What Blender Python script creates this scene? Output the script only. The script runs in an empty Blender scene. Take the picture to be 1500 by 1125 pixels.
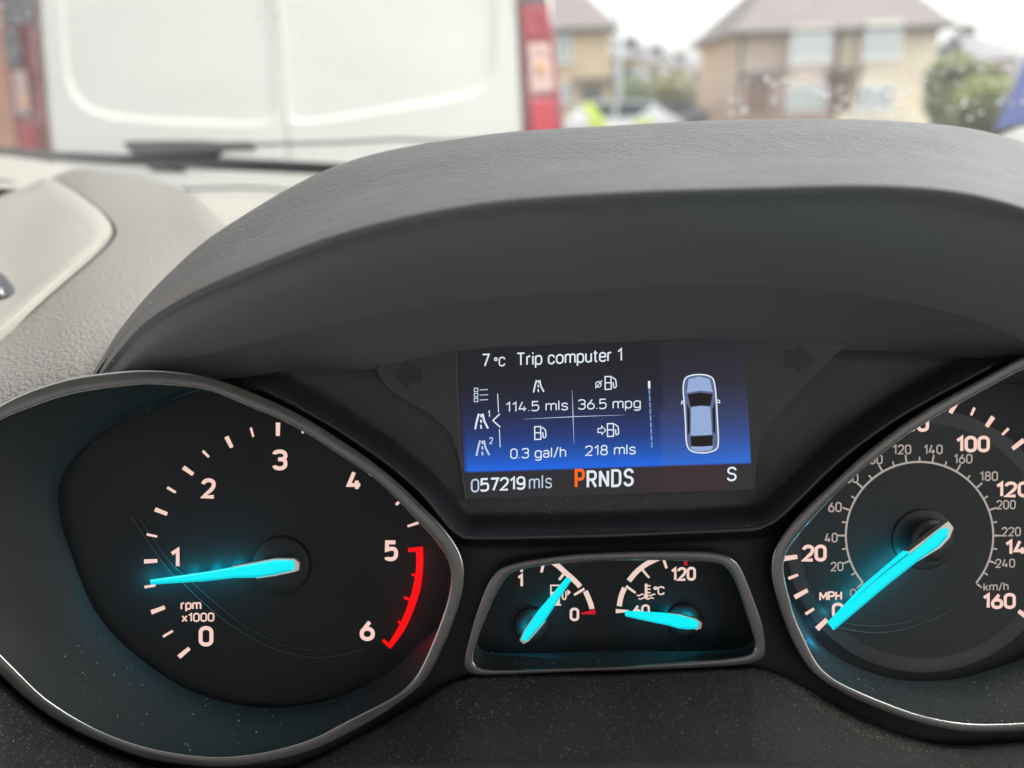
import bpy, bmesh, math, random
from mathutils import Vector, Matrix
from mathutils.bvhtree import BVHTree
random.seed(7)
S = bpy.context.scene
col = S.collection
R = math.radians
# ------------------------------------------------------------------ camera, sky, sun, exposure
F = 1100.0                                    # focal length in photograph pixels
CAM = Vector((0, 0, 1.35))
PITCH, ROLL = R(-20.0), R(2.0)
fwd = Vector((0, math.cos(PITCH), math.sin(PITCH)))
r0 = Vector((1, 0, 0)); u0 = r0.cross(fwd)
rt = r0 * math.cos(ROLL) - u0 * math.sin(ROLL)
up = u0 * math.cos(ROLL) + r0 * math.sin(ROLL)
EXPO = 1.55
cd = bpy.data.cameras.new('camera'); cam = bpy.data.objects.new('camera', cd); col.objects.link(cam)
cam.matrix_world = Matrix((( rt.x, up.x, -fwd.x, CAM.x), (rt.y, up.y, -fwd.y, CAM.y), (rt.z, up.z, -fwd.z, CAM.z), (0, 0, 0, 1)))
cd.sensor_width = 36; cd.lens = 36 * F / 1500; cd.clip_start = .02; cd.clip_end = 3000
cd.dof.use_dof = True; cd.dof.focus_distance = .262; cd.dof.aperture_fstop = 5.6
S.camera = cam
w = bpy.data.worlds.new('World'); S.world = w; w.use_nodes = True
wn = w.node_tree.nodes; wl = w.node_tree.links; wn.clear()
sky = wn.new('ShaderNodeTexSky'); sky.sky_type = 'NISHITA'; sky.sun_disc = False
SUN_EL, SUN_AZ = R(54), R(86)
sky.sun_elevation = SUN_EL; sky.sun_rotation = SUN_AZ; sky.dust_density = 4; sky.air_density = 1.0; sky.ozone_density = 1
hs = wn.new('ShaderNodeHueSaturation'); hs.inputs['Saturation'].default_value = .16
bg = wn.new('ShaderNodeBackground'); bg.inputs[1].default_value = .15
wo = wn.new('ShaderNodeOutputWorld')
wl.new(sky.outputs[0], hs.inputs['Color']); wl.new(hs.outputs[0], bg.inputs[0]); wl.new(bg.outputs[0], wo.inputs[0])
sd = bpy.data.lights.new('sun', 'SUN'); sun = bpy.data.objects.new('sun', sd); col.objects.link(sun)
sd.energy = 1.0; sd.angle = R(38); sd.color = (1, .97, .92)
sv = Vector((math.sin(SUN_AZ) * math.cos(SUN_EL), math.cos(SUN_AZ) * math.cos(SUN_EL), math.sin(SUN_EL)))
sun.rotation_euler = sv.to_track_quat('Z', 'Y').to_euler()
S.view_settings.view_transform = 'Standard'; S.view_settings.look = 'None'
S.view_settings.gamma = 1; S.view_settings.use_curve_mapping = False
S.view_settings.exposure = EXPO
S.cycles.max_bounces = 10; S.cycles.transparent_max_bounces = 12
S.cycles.sample_clamp_indirect = 6; S.cycles.use_denoising = True
S.cycles.caustics_reflective = False; S.cycles.caustics_refractive = False

# ------------------------------------------------------------------ helpers
def P(x, y, d):                               # point seen at photograph pixel x, y lying d metres along the view axis
    return CAM + fwd * d + rt * ((x - 750) / F * d) + up * ((562.5 - y) / F * d)
def ray(x, y):
    return (fwd + rt * ((x - 750) / F) + up * ((562.5 - y) / F))
def GY(x, y, Y):                              # same, on the upright plane world-y = Y
    v = ray(x, y); return CAM + v * (Y / v.y)
def lin(c):
    c = c / 255.0
    return c / 12.92 if c <= .04045 else ((c + .055) / 1.055) ** 2.4
def L3(r, g, b): return (lin(r), lin(g), lin(b), 1)
MATS = {}
def mat(name, base=(.1, .1, .1), rough=.5, metal=0, spec=.5, bump=None, mottle=None, coat=0, emit=None, gain=1, alpha=None, trans=0, ior=1.45, sheen=0):
    m = bpy.data.materials.new(name); m.use_nodes = True; nt = m.node_tree; n = nt.nodes; l = nt.links
    b = n['Principled BSDF']
    b.inputs['Base Color'].default_value = (*base[:3], 1)
    b.inputs['Roughness'].default_value = rough; b.inputs['Metallic'].default_value = metal
    b.inputs['Specular IOR Level'].default_value = spec; b.inputs['Coat Weight'].default_value = coat
    b.inputs['IOR'].default_value = ior; b.inputs['Transmission Weight'].default_value = trans
    if sheen: b.inputs['Sheen Weight'].default_value = sheen; b.inputs['Sheen Roughness'].default_value = .4
    if emit:
        b.inputs['Emission Color'].default_value = L3(*emit); b.inputs['Emission Strength'].default_value = gain / 2 ** EXPO
        b.inputs['Base Color'].default_value = (.01, .01, .01, 1); b.inputs['Specular IOR Level'].default_value = 0.1
    if bump or mottle:
        tc = n.new('ShaderNodeTexCoord')
    if mottle:                                # (scale, amount, detail)
        no = n.new('ShaderNodeTexNoise'); no.inputs['Scale'].default_value = mottle[0]; no.inputs['Detail'].default_value = 6
        l.new(tc.outputs['Object'], no.inputs['Vector'])
        rp = n.new('ShaderNodeMapRange'); rp.inputs[1].default_value = .3; rp.inputs[2].default_value = .7
        rp.inputs[3].default_value = 1 - mottle[1]; rp.inputs[4].default_value = 1 + mottle[1]
        l.new(no.outputs[0], rp.inputs[0])
        mx = n.new('ShaderNodeVectorMath'); mx.operation = 'SCALE'; mx.inputs[0].default_value = base[:3]
        l.new(rp.outputs[0], mx.inputs['Scale']); l.new(mx.outputs[0], b.inputs['Base Color'])
        r2 = n.new('ShaderNodeMapRange'); r2.inputs[1].default_value = .3; r2.inputs[2].default_value = .7
        r2.inputs[3].default_value = max(.02, rough - .08); r2.inputs[4].default_value = rough + .08
        l.new(no.outputs[0], r2.inputs[0]); l.new(r2.outputs[0], b.inputs['Roughness'])
    if bump:                                  # list of (kind, scale, distance)
        prev = None
        for kind, sc, dist in bump:
            if kind == 'vor':
                t = n.new('ShaderNodeTexVoronoi'); t.feature = 'SMOOTH_F1'; t.inputs['Smoothness'].default_value = .25
            else:
                t = n.new('ShaderNodeTexNoise'); t.inputs['Detail'].default_value = 5
            t.inputs['Scale'].default_value = sc
            l.new(tc.outputs['Object'], t.inputs['Vector'])
            bp = n.new('ShaderNodeBump'); bp.inputs['Distance'].default_value = dist; bp.inputs['Strength'].default_value = 1
            l.new(t.outputs[0], bp.inputs['Height'])
            if prev: l.new(prev.outputs[0], bp.inputs['Normal'])
            prev = bp
        l.new(prev.outputs[0], b.inputs['Normal'])
    MATS[name] = m
    return m
def mesh_obj(name, verts, faces, m, parent=None, smooth=False, origin=None, kind=None):
    origin = Vector(origin) if origin is not None else (parent['_o'] and Vector(parent['_o']) if parent is not None and '_o' in parent else sum((Vector(v) for v in verts), Vector()) / max(1, len(verts)))
    me = bpy.data.meshes.new(name)
    me.from_pydata([tuple(Vector(v) - origin) for v in verts], [], faces); me.update()
    if m: me.materials.append(m)
    if smooth:
        for p in me.polygons: p.use_smooth = True
    o = bpy.data.objects.new(name, me); col.objects.link(o)
    if parent is not None:
        o.parent = parent; po = Vector(parent['_o']); o.location = origin - po
    else: o.location = origin
    o['_o'] = tuple(origin)
    if kind: o['kind'] = kind
    return o
def thing(name, label, cat, loc, group=None):
    o = bpy.data.objects.new(name, None); col.objects.link(o); o.location = loc; o['_o'] = tuple(loc)
    o.empty_display_size = .02
    o['label'] = label; o['category'] = cat
    if group: o['group'] = group
    return o
def tag(o, label, cat, group=None):
    o['label'] = label; o['category'] = cat
    if group: o['group'] = group
    return o
def cr(pts, n, closed=False):                 # Catmull-Rom through points (tuples of any length), n samples per span
    out = []; N = len(pts); last = N if closed else N - 1
    for i in range(last):
        if closed: a, b, c, d = pts[(i - 1) % N], pts[i], pts[(i + 1) % N], pts[(i + 2) % N]
        else: a, b, c, d = pts[max(i - 1, 0)], pts[i], pts[i + 1], pts[min(i + 2, N - 1)]
        for k in range(n):
            t = k / n
            out.append(tuple(.5 * (2 * q + (r - p) * t + (2 * p - 5 * q + 4 * r - s) * t * t + (3 * q - p - 3 * r + s) * t ** 3) for p, q, r, s in zip(a, b, c, d)))
    if not closed: out.append(tuple(pts[-1]))
    return out
def patch(name, rows, m, parent=None, nu=8, nv=8, kind=None, thick=None):   # rows of (px, py, depth) control points, all the same length
    rr = [cr(r, nu) for r in rows]
    cols = [cr([r[i] for r in rr], nv) for i in range(len(rr[0]))]
    nr, nc = len(cols[0]), len(cols)
    V = [P(*cols[c][r]) for r in range(nr) for c in range(nc)]
    Fc = [(r * nc + c, r * nc + c + 1, (r + 1) * nc + c + 1, (r + 1) * nc + c) for r in range(nr - 1) for c in range(nc - 1)]
    return mesh_obj(name, V, Fc, m, parent, True, kind=kind)
def loft(loops, closed=True):                 # list of equal-length vertex loops -> verts, faces
    n = len(loops[0]); V = [p for lp in loops for p in lp]; Fc = []
    for a in range(len(loops) - 1):
        for i in range(n if closed else n - 1):
            j = (i + 1) % n
            Fc.append((a * n + i, a * n + j, (a + 1) * n + j, (a + 1) * n + i))
    return V, Fc
def radial(poly, c, N=180, sm=2):             # closed outline -> radius for N angles about c
    pts = cr(poly, 8, True); out = []
    n = len(pts)
    for k in range(N):
        th = 2 * math.pi * k / N; dx, dy = math.cos(th), math.sin(th); best = None
        for i in range(n):
            ax, ay = pts[i][0] - c[0], pts[i][1] - c[1]; bx, by = pts[(i + 1) % n][0] - c[0], pts[(i + 1) % n][1] - c[1]
            ex, ey = bx - ax, by - ay; den = dx * ey - dy * ex
            if abs(den) < 1e-9: continue
            t = (ax * ey - ay * ex) / den; s = (ax * dy - ay * dx) / den
            if t > 0 and -1e-6 <= s <= 1 + 1e-6 and (best is None or t > best): best = t
        out.append(best if best else (out[-1] if out else 100))
    for _ in range(sm):
        out = [.25 * out[i - 1] + .5 * out[i] + .25 * out[(i + 1) % N] for i in range(N)]
    return out
def rpts(c, rad, off=0):
    N = len(rad); return [(c[0] + (rad[k] + off) * math.cos(2 * math.pi * k / N), c[1] + (rad[k] + off) * math.sin(2 * math.pi * k / N)) for k in range(N)]
def inside(x, y, poly):
    r = False; n = len(poly); j = n - 1
    for i in range(n):
        xi, yi = poly[i][0], poly[i][1]; xj, yj = poly[j][0], poly[j][1]
        if (yi > y) != (yj > y) and x < (xj - xi) * (y - yi) / (yj - yi) + xi: r = not r
        j = i
    return r
def segdist(x, y, poly, closed=True):
    b = 1e9; n = len(poly)
    for i in range(n if closed else n - 1):
        ax, ay = poly[i][0], poly[i][1]; bx, by = poly[(i + 1) % n][0], poly[(i + 1) % n][1]
        ex, ey = bx - ax, by - ay; q = ex * ex + ey * ey
        t = 0 if q == 0 else max(0, min(1, ((x - ax) * ex + (y - ay) * ey) / q))
        b = min(b, (x - ax - t * ex) ** 2 + (y - ay - t * ey) ** 2)
    return math.sqrt(b)
def ss(t): t = max(0, min(1, t)); return t * t * (3 - 2 * t)
# flat print: strokes and polygons in photograph pixels laid on the plane at depth d
def ribbon(pts, wd, closed=False):            # -> list of quads' 2-D verts, faces ; wd number or list
    n = len(pts); Lf, Rt = [], []
    for i in range(n):
        a = pts[(i - 1) % n] if (closed or i > 0) else None; b = pts[(i + 1) % n] if (closed or i < n - 1) else None
        p = pts[i]
        def nrm(q, r):
            dx, dy = r[0] - q[0], r[1] - q[1]; l = math.hypot(dx, dy) or 1e-9; return (-dy / l, dx / l)
        if a is None: nx, ny = nrm(p, b); k = 1
        elif b is None: nx, ny = nrm(a, p); k = 1
        else:
            n1, n2 = nrm(a, p), nrm(p, b); nx, ny = n1[0] + n2[0], n1[1] + n2[1]; l = math.hypot(nx, ny)
            if l < 1e-6: nx, ny, k = n1[0], n1[1], 1
            else:
                nx /= l; ny /= l; k = min(1.9, 1 / max(.3, nx * n1[0] + ny * n1[1]))
        h = (wd[i] if isinstance(wd, (list, tuple)) else wd) / 2 * k
        Lf.append((p[0] + nx * h, p[1] + ny * h)); Rt.append((p[0] - nx * h, p[1] - ny * h))
    V = Lf + Rt; Fc = [(i, (i + 1) % n, n + (i + 1) % n, n + i) for i in range(n if closed else n - 1)]
    return V, Fc
class Ink:                                    # collects flat shapes, a hair apart in depth so none are coplanar
    def __init__(s, d): s.d = d; s.V = []; s.F = []; s.k = 0
    def add(s, V, Fc):
        b = len(s.V); z = s.d - 4e-6 * (s.k % 12); s.k += 1
        s.V += [P(x, y, z) for x, y in V]; s.F += [tuple(b + i for i in f) for f in Fc]
    def line(s, pts, wd, closed=False): s.add(*ribbon(pts, wd, closed)); return s
    def poly(s, pts): s.add(pts, [tuple(range(len(pts)))]); return s
    def disc(s, c, r, n=16, ry=None):
        ry = ry or r
        return s.poly([(c[0] + r * math.cos(2 * math.pi * i / n), c[1] + ry * math.sin(2 * math.pi * i / n)) for i in range(n)])
    def build(s, name, m, parent): return mesh_obj(name, s.V, s.F, m, parent)
def fillet(path, closed):
    n = len(path); out = []
    for i, p in enumerate(path):
        r = p[2] if len(p) > 2 else 0
        if r <= 0 or (not closed and i in (0, n - 1)): out.append((p[0], p[1])); continue
        a, b = path[(i - 1) % n], path[(i + 1) % n]
        da = math.hypot(a[0] - p[0], a[1] - p[1]); db = math.hypot(b[0] - p[0], b[1] - p[1])
        ra = min(r, da / (2 if (len(a) > 2 and a[2] > 0) else 1)); rb = min(r, db / (2 if (len(b) > 2 and b[2] > 0) else 1))
        A = (p[0] + (a[0] - p[0]) * ra / da, p[1] + (a[1] - p[1]) * ra / da); B = (p[0] + (b[0] - p[0]) * rb / db, p[1] + (b[1] - p[1]) * rb / db)
        K = .55
        c1 = (A[0] + (p[0] - A[0]) * K, A[1] + (p[1] - A[1]) * K); c2 = (B[0] + (p[0] - B[0]) * K, B[1] + (p[1] - B[1]) * K)
        for k in range(7):
            t = k / 6; u = 1 - t
            q = tuple(u ** 3 * A[j] + 3 * u * u * t * c1[j] + 3 * u * t * t * c2[j] + t ** 3 * B[j] for j in (0, 1))
            if not out or math.hypot(q[0] - out[-1][0], q[1] - out[-1][1]) > 1e-4: out.append(q)
    if closed and math.hypot(out[0][0] - out[-1][0], out[0][1] - out[-1][1]) < 1e-4: out.pop()
    return out
X = .72; Wd = .5; Q = .25
def box(x0, y0, x1, y1, r): return ([(x0, y0, r), (x1, y0, r), (x1, y1, r), (x0, y1, r)], True)
def glyph(c):
    g = {
    '0': ([box(0, 0, Wd, 1, Q)], Wd), 'o': ([box(0, 0, Wd, X, Q)], Wd),
    '1': ([([(0, .76), (.24, 1), (.24, 0)], False)], .28),
    '2': ([([(0, .76), (0, 1, Q), (Wd, 1, Q), (Wd, .56, .2), (0, 0), (Wd, 0)], False)], Wd),
    '3': ([([(0, .84), (0, 1, .2), (Wd, 1, .22), (Wd, .54, .2), (.17, .54)], False), ([(.17, .54), (Wd, .54, .2), (Wd, 0, .24), (0, 0, .22), (0, .17)], False)], Wd),
    '4': ([([(.25, 1), (0, .24), (Wd + .04, .24)], False), ([(.38, .5), (.38, 0)], False)], Wd + .04),
    '5': ([([(Wd - .03, 1), (.04, 1), (.03, .56), (.2, .62, .06), (Wd, .62, .22), (Wd, 0, .26), (0, 0, .18), (0, .12)], False)], Wd),
    '6': ([box(0, 0, Wd, .6, Q), ([(.36, 1), (.03, .46)], False)], Wd),
    '7': ([([(0, 1), (Wd, 1), (.17, 0)], False)], Wd),
    '8': ([box(0, 0, Wd, .54, Q), box(.04, .54, Wd - .04, 1, .21)], Wd),
    '9': ([box(0, .4, Wd, 1, Q), ([(Wd, .6), (Wd, 0, .26), (0.02, 0, .2), (.02, .14)], False)], Wd),
    'm': ([([(0, 0), (0, X)], False), ([(0, X * .7), (.04, X, .15), (.38, X, .16), (.38, 0)], False), ([(.38, X * .7), (.42, X, .15), (.76, X, .16), (.76, 0)], False)], .76),
    'l': ([([(0, 0), (0, 1)], False)], .02), 'i': ([([(0, 0), (0, X)], False), ([(0, .9), (0, 1.02)], False)], .02),
    's': ([([(.42, X * .78), (.42, X, .18), (.02, X, .18), (.02, X * .55, .16), (.43, X * .47, .16), (.43, 0, .18), (0, 0, .18), (0, X * .2)], False)], .43),
    'S': ([([(Wd, .78), (Wd, 1, .22), (.02, 1, .24), (.02, .56, .2), (Wd, .48, .2), (Wd, 0, .25), (0, 0, .22), (0, .22)], False)], Wd),
    'p': ([([(0, -.28), (0, X)], False), box(0, 0, Wd * .94, X, .22)], Wd * .94),
    'g': ([box(0, 0, Wd * .94, X, .22), ([(Wd * .94, X), (Wd * .94, -.28, .2), (.02, -.28, .16), (.02, -.18)], False)], Wd * .94),
    'a': ([([(.02, X * .78), (.02, X, .18), (.42, X, .18), (.42, 0)], False), ([(.42, X * .56), (0, X * .54, .18), (0, 0, .18), (.42, 0, .2), (.42, .22)], False)], .44),
    'h': ([([(0, 0), (0, 1)], False), ([(0, X * .7), (.04, X, .15), (.42, X, .18), (.42, 0)], False)], .42),
    'c': ([([(.44, X * .7), (.44, X, .2), (0, X, .22), (0, 0, .22), (.44, 0, .2), (.44, X * .3)], False)], .44),
    'C': ([([(.5, .74), (.5, 1, .22), (0, 1, .25), (0, 0, .25), (.5, 0, .22), (.5, .26)], False)], .5),
    'u': ([([(0, X), (0, 0, .18), (.4, 0, .18), (.42, X * .3)], False), ([(.42, 0), (.42, X)], False)], .42),
    't': ([([(.12, .93), (.12, 0, .12), (.28, 0)], False), ([(0, X), (.28, X)], False)], .28),
    'e': ([([(0, X * .52), (.45, X * .52), (.45, X, .2), (0, X, .22), (0, 0, .22), (.45, 0, .18), (.45, X * .2)], False)], .45),
    'r': ([([(0, 0), (0, X)], False), ([(0, X * .65), (.04, X, .15), (.26, X)], False)], .26),
    'T': ([([(0, 1), (.58, 1)], False), ([(.29, 1), (.29, 0)], False)], .58),
    'P': ([([(0, 0), (0, 1), (Wd, 1, .2), (Wd, .46, .2), (0, .46)], False)], Wd),
    'R': ([([(0, 0), (0, 1), (Wd, 1, .2), (Wd, .48, .2), (0, .48)], False), ([(.26, .48), (Wd + .02, 0)], False)], Wd),
    'N': ([([(0, 0), (0, 1)], False), ([(0, 1), (Wd, 0)], False), ([(Wd, 0), (Wd, 1)], False)], Wd), 'D': ([([(0, 0), (Wd, 0, .24), (Wd, 1, .24), (0, 1)], True)], Wd),
    'M': ([([(0, 0), (0, 1)], False), ([(0, 1), (.32, .3), (.64, 1)], False), ([(.64, 1), (.64, 0)], False)], .64), 'H': ([([(0, 0), (0, 1)], False), ([(Wd, 0), (Wd, 1)], False), ([(0, .5), (Wd, .5)], False)], Wd),
    'k': ([([(0, 0), (0, 1)], False), ([(.38, X), (0, .26)], False), ([(.15, .4), (.4, 0)], False)], .4),
    'x': ([([(0, 0), (.42, X)], False), ([(0, X), (.42, 0)], False)], .42), '/': ([([(0, -.06), (.3, 1.04)], False)], .3),
    '.': ([([(0, 0), (0, .07)], False)], .03), '°': ([box(0, .72, .26, 1.0, .13)], .26), ' ': ([], .16), '-': ([([(0, .4), (.3, .4)], False)], .3)}
    return g[c]
def text(ink, s, x0, y0, x1, y1, cap, wt, gap=.24):
    t = wt * cap; gl = [glyph(c) for c in s]
    tot = sum(g[1] for g in gl) + gap * (len(gl) - 1)
    if tot < .2: sx = cap - t
    else: sx = (x1 - x0 - t) / tot
    cur = 0; n = len(s)
    for g in gl:
        for path, closed in g[0]:
            pl = fillet(path, closed); q = []
            for a, b in pl:
                X_ = x0 + t / 2 + (cur + a) * sx; f = (X_ - x0) / max(1, (x1 - x0))
                Y_ = y0 + (y1 - y0) * f - t / 2 - b * (cap - t)
                q.append((X_, Y_))
            ink.line(q, t, closed)
        cur += g[1] + gap
    return ink
# ------------------------------------------------------------------ materials of the car interior
m_pad = mat('grained_vinyl', (.185, .173, .158), .58, spec=.45, bump=[('vor', 620, .0007), ('n', 2200, .00015)], mottle=(9, .05))
m_fardash = mat('smooth_dash_plastic', (.27, .255, .225), .5, mottle=(7, .06))
m_panel = mat('satin_vent_panel', (.26, .245, .215), .42, spec=.5, mottle=(12, .05), bump=[('n', 3000, .00004)])
m_hood = mat('hood_soft_plastic', (.056, .0545, .052), .5, spec=.5, bump=[('vor', 520, .00025), ('n', 140, .0005)], mottle=(34, .2))
m_under = mat('hood_underside_plastic', (.125, .132, .135), .6, spec=.4, bump=[('n', 2600, .00003)], mottle=(10, .08))
m_under_shaded = mat('hood_underside_plastic_shaded', (.088, .093, .096), .6, spec=.35, bump=[('n', 2600, .00003)], mottle=(16, .06))  # same plastic as the underside, darkened to paint in its deeper shade
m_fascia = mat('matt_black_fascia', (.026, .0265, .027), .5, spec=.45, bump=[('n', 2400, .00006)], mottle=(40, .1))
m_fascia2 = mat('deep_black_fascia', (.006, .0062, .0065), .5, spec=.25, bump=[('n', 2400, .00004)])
m_gloss = mat('black_display_surround', (.016, .0165, .018), .3, spec=.5, mottle=(30, .08))
m_lower = mat('dusty_black_trim', (.017, .0162, .0152), .7, spec=.25, bump=[('vor', 2600, .00018), ('n', 900, .0003)], mottle=(60, .3))
m_ring = mat('satin_bezel', (.085, .08, .077), .22, metal=.45, spec=.6, mottle=(50, .1))
m_rim = mat('bezel_polished_edge', (.42, .41, .39), .2, metal=.95)
m_well = mat('well_wall_black', (.021, .0225, .023), .62, spec=.22, bump=[('n', 3500, .00004)], mottle=(25, .1))
m_dial = mat('dial_face_black', (.008, .0083, .009), .5, spec=.2, mottle=(30, .1))
m_sdial = mat('speed_dial_charcoal', (.018, .0185, .019), .5, spec=.25, mottle=(30, .1))
m_disc = mat('dial_disc_charcoal', (.02, .0205, .0215), .4, spec=.4)
m_hub = mat('needle_hub_black', (.012, .013, .014), .55, spec=.3)
m_silver = mat('needle_silver_cap', (.55, .52, .46), .3, metal=.6)
m_dark = mat('dark_gap', (.01, .01, .01), .7)
m_cyan = mat('needle_cyan_light', emit=(0, 238, 250), gain=1.03)
m_cyan2 = mat('needle_cyan_shade', emit=(0, 206, 222), gain=1.0); m_cyan3 = mat('needle_cyan_highlight', emit=(110, 250, 255), gain=1.0)  # darker and paler copies of the needle cyan, painting its shading
m_salm = mat('backlit_numeral', emit=(247, 208, 196), gain=1.0)
m_dim = mat('backlit_grey_numeral', emit=(172, 162, 154), gain=1.0)
m_cream = mat('backlit_small_gauge', emit=(236, 208, 196), gain=1.0)
m_red = mat('backlit_red_zone', emit=(255, 0, 8), gain=1.1)
m_red2 = mat('red_mark', emit=(200, 10, 34), gain=1.0)
m_white = mat('screen_white', emit=(226, 236, 244), gain=1.0)
m_pale = mat('screen_pale', emit=(190, 205, 225), gain=1.0)
m_orange = mat('screen_orange', emit=(255, 104, 20), gain=1.0)
m_dust = mat('pale_dust', (.62, .58, .5), .9)
def clear_cover_mat():
    m = bpy.data.materials.new('clear_cover'); m.use_nodes = True; n = m.node_tree.nodes; l = m.node_tree.links; n.clear()
    o = n.new('ShaderNodeOutputMaterial'); mx = n.new('ShaderNodeMixShader'); t = n.new('ShaderNodeBsdfTransparent'); g = n.new('ShaderNodeBsdfGlossy')
    lw = n.new('ShaderNodeFresnel'); lw.inputs[0].default_value = 1.1; g.inputs['Roughness'].default_value = .2
    l.new(lw.outputs[0], mx.inputs[0]); l.new(t.outputs[0], mx.inputs[1]); l.new(g.outputs[0], mx.inputs[2]); l.new(mx.outputs[0], o.inputs[0]); return m
m_cover = clear_cover_mat()

# ------------------------------------------------------------------ dashboard
dash = thing('dashboard', 'grey grained car dashboard with curved hood arching over the instruments', 'dashboard', P(500, 500, .40))
far = patch('dash_top', [
    [(-160, 214, 1.02), (0, 228, 1.0), (97, 242, .97), (180, 262, .95), (260, 281, .92), (430, 289, .90), (800, 292, .90), (1150, 290, .88), (1300, 262, .86), (1455, 200, .80), (1500, 185, .76), (1640, 150, .66)],
    [(-170, 235, .80), (0, 250, .79), (97, 262, .78), (180, 290, .75), (260, 302, .74), (430, 312, .70), (800, 320, .68), (1150, 320, .66), (1300, 290, .65), (1470, 214, .64), (1540, 205, .60), (1700, 190, .5)],
    [(-190, 280, .62), (0, 276, .64), (97, 290, .62), (180, 330, .55), (260, 360, .52), (430, 380, .48), (800, 400, .44), (1150, 400, .43), (1300, 380, .42), (1500, 300, .40), (1620, 300, .36), (1760, 300, .32)],
], m_fardash, dash, 6, 8)
pad = patch('dash_pad', [
    [(-130, 400, .58), (-20, 320, .60), (60, 285, .60), (110, 262, .60), (150, 264, .59), (227, 280, .57), (281, 300, .53), (330, 350, .49)],
    [(-130, 385, .565), (-20, 300, .585), (60, 270, .59), (105, 251, .595), (150, 251, .585), (227, 265, .562), (285, 287, .522), (335, 338, .482)],
    [(-150, 450, .42), (0, 392, .44), (80, 340, .46), (125, 318, .47), (175, 310, .475), (235, 318, .465), (300, 340, .445), (350, 385, .42)],
    [(-180, 540, .335), (0, 482, .345), (70, 450, .35), (120, 428, .355), (170, 415, .362), (225, 412, .37), (270, 425, .375), (330, 450, .37)],
    [(-200, 640, .285), (-50, 610, .285), (30, 585, .285), (90, 562, .285), (130, 548, .287), (165, 535, .29), (210, 530, .295), (280, 540, .30)],
    [(-210, 760, .31), (-60, 760, .31), (20, 740, .31), (90, 720, .31), (140, 690, .31), (180, 670, .31), (230, 650, .31), (300, 640, .31)],
], m_pad, dash, 8, 8)
def bvh(objs):
    V, Fc = [], []
    for o in objs:
        b = len(V); og = Vector(o['_o']); V += [v.co + og for v in o.data.vertices]; Fc += [tuple(b + i for i in p.vertices) for p in o.data.polygons]
    return BVHTree.FromPolygons(V, Fc)
def hit(tree, x, y, lift=0):
    v = ray(x, y).normalized(); h = tree.ray_cast(CAM, v)
    if h[0] is None: return None, None
    n = h[1]
    if n.dot(v) > 0: n = -n
    return h[0] + n * lift, n
padT = bvh([pad, far])
def draped(name, outline, centre, tree, lift, side, m, parent, rings=6):
    n = len(outline); loops = []
    def at(x, y, l):
        p, _ = hit(tree, x, y, l)
        if p is None: p = P(x, y, .5)
        return p
    loops.append([at(*q, -.002) for q in outline])
    loops.append([at(*q, lift - .001) for q in outline])
    for k in range(rings + 1):
        f = 1 - .012 - k / rings * .985 if k else 1 - .012
        f = max(f, .003)
        loops.append([at(centre[0] + (q[0] - centre[0]) * f, centre[1] + (q[1] - centre[1]) * f, lift) for q in outline])
    V, Fc = loft(loops)
    return mesh_obj(name, V, Fc, m, parent, True)
pan = [(-6, 300), (-150, 372), (-170, 620), (-80, 560), (0, 500), (70, 437), (132, 383), (152, 364, ), (163, 349), (165, 340), (160, 329), (147, 314), (120, 292), (95, 275), (76, 266), (68, 267), (40, 281)]
pan = [p for p in cr([(p[0], p[1]) for p in pan], 6, True)]
draped('panel_gap', [(40 + (x - 40) * 1.045 + 1.5, 390 + (y - 390) * 1.02 - 2) for x, y in pan], (20, 400), padT, .0006, 0, m_dark, dash)
panel = draped('vent_panel', pan, (20, 400), padT, .0042, 0, m_panel, dash)
panT = bvh([panel])
# dark outlet behind the panel and thumb wheel recess at the left edge
patch('air_vent', [[(-120, 292, .70), (-40, 262, .70), (0, 262, .70), (40, 269, .70), (62, 272, .69)], [(-120, 330, .63), (-40, 300, .63), (0, 291, .63), (40, 279, .635), (66, 273, .64)], [(-120, 345, .62), (-40, 315, .62), (0, 300, .62), (40, 288, .625), (66, 280, .63)]], mat('air_vent_grey', (.07, .07, .07), .6), dash, 5, 5)
wheel = [(-40, 392), (0, 400), (14, 412), (22, 424), (19, 432), (8, 438), (-10, 441), (-40, 440)]
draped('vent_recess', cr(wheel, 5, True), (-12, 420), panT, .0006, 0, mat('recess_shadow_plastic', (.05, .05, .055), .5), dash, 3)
V, Fc = [], []
draped('thumb_wheel', cr([(-40, 422), (-5, 421), (7, 427), (9, 433), (-2, 437), (-40, 437)], 4, True), (-15, 429), panT, .003, 0, mat('chrome_wheel', (.5, .5, .5), .2, metal=.9), dash, 3)
# hood: silhouette, lip, underside
A = [(134, 552, .285), (147, 531, .287), (181, 477, .292), (242, 407, .297), (332, 332, .30), (500, 240, .304), (700, 199, .306), (900, 184, .306), (1100, 175, .306), (1300, 177, .306), (1460, 197, .305), (1620, 262, .302), (1760, 360, .30)]
def blend(a, b, t): return [tuple(p + (q - p) * t for p, q in zip(x, y)) for x, y in zip(a, b)]
LP = [(146, 556, .262), (165, 526, .255), (211, 474, .245), (272, 434, .236), (364, 392, .226), (518, 336, .212), (700, 298, .203), (900, 282, .2), (1100, 275, .199), (1300, 272, .2), (1450, 290, .203), (1600, 345, .208), (1720, 430, .216)]
LP = [(x, y, d - .018 * min(1, max(0, (x - 165) / 260))) for x, y, d in LP]
U0 = [(152, 560, .262), (178, 530, .253), (224, 482, .243), (290, 441, .233), (385, 401, .223), (528, 351, .209), (700, 314, .2), (900, 298, .197), (1100, 290, .196), (1300, 287, .197), (1450, 306, .2), (1590, 360, .205), (1710, 445, .213)]
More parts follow.
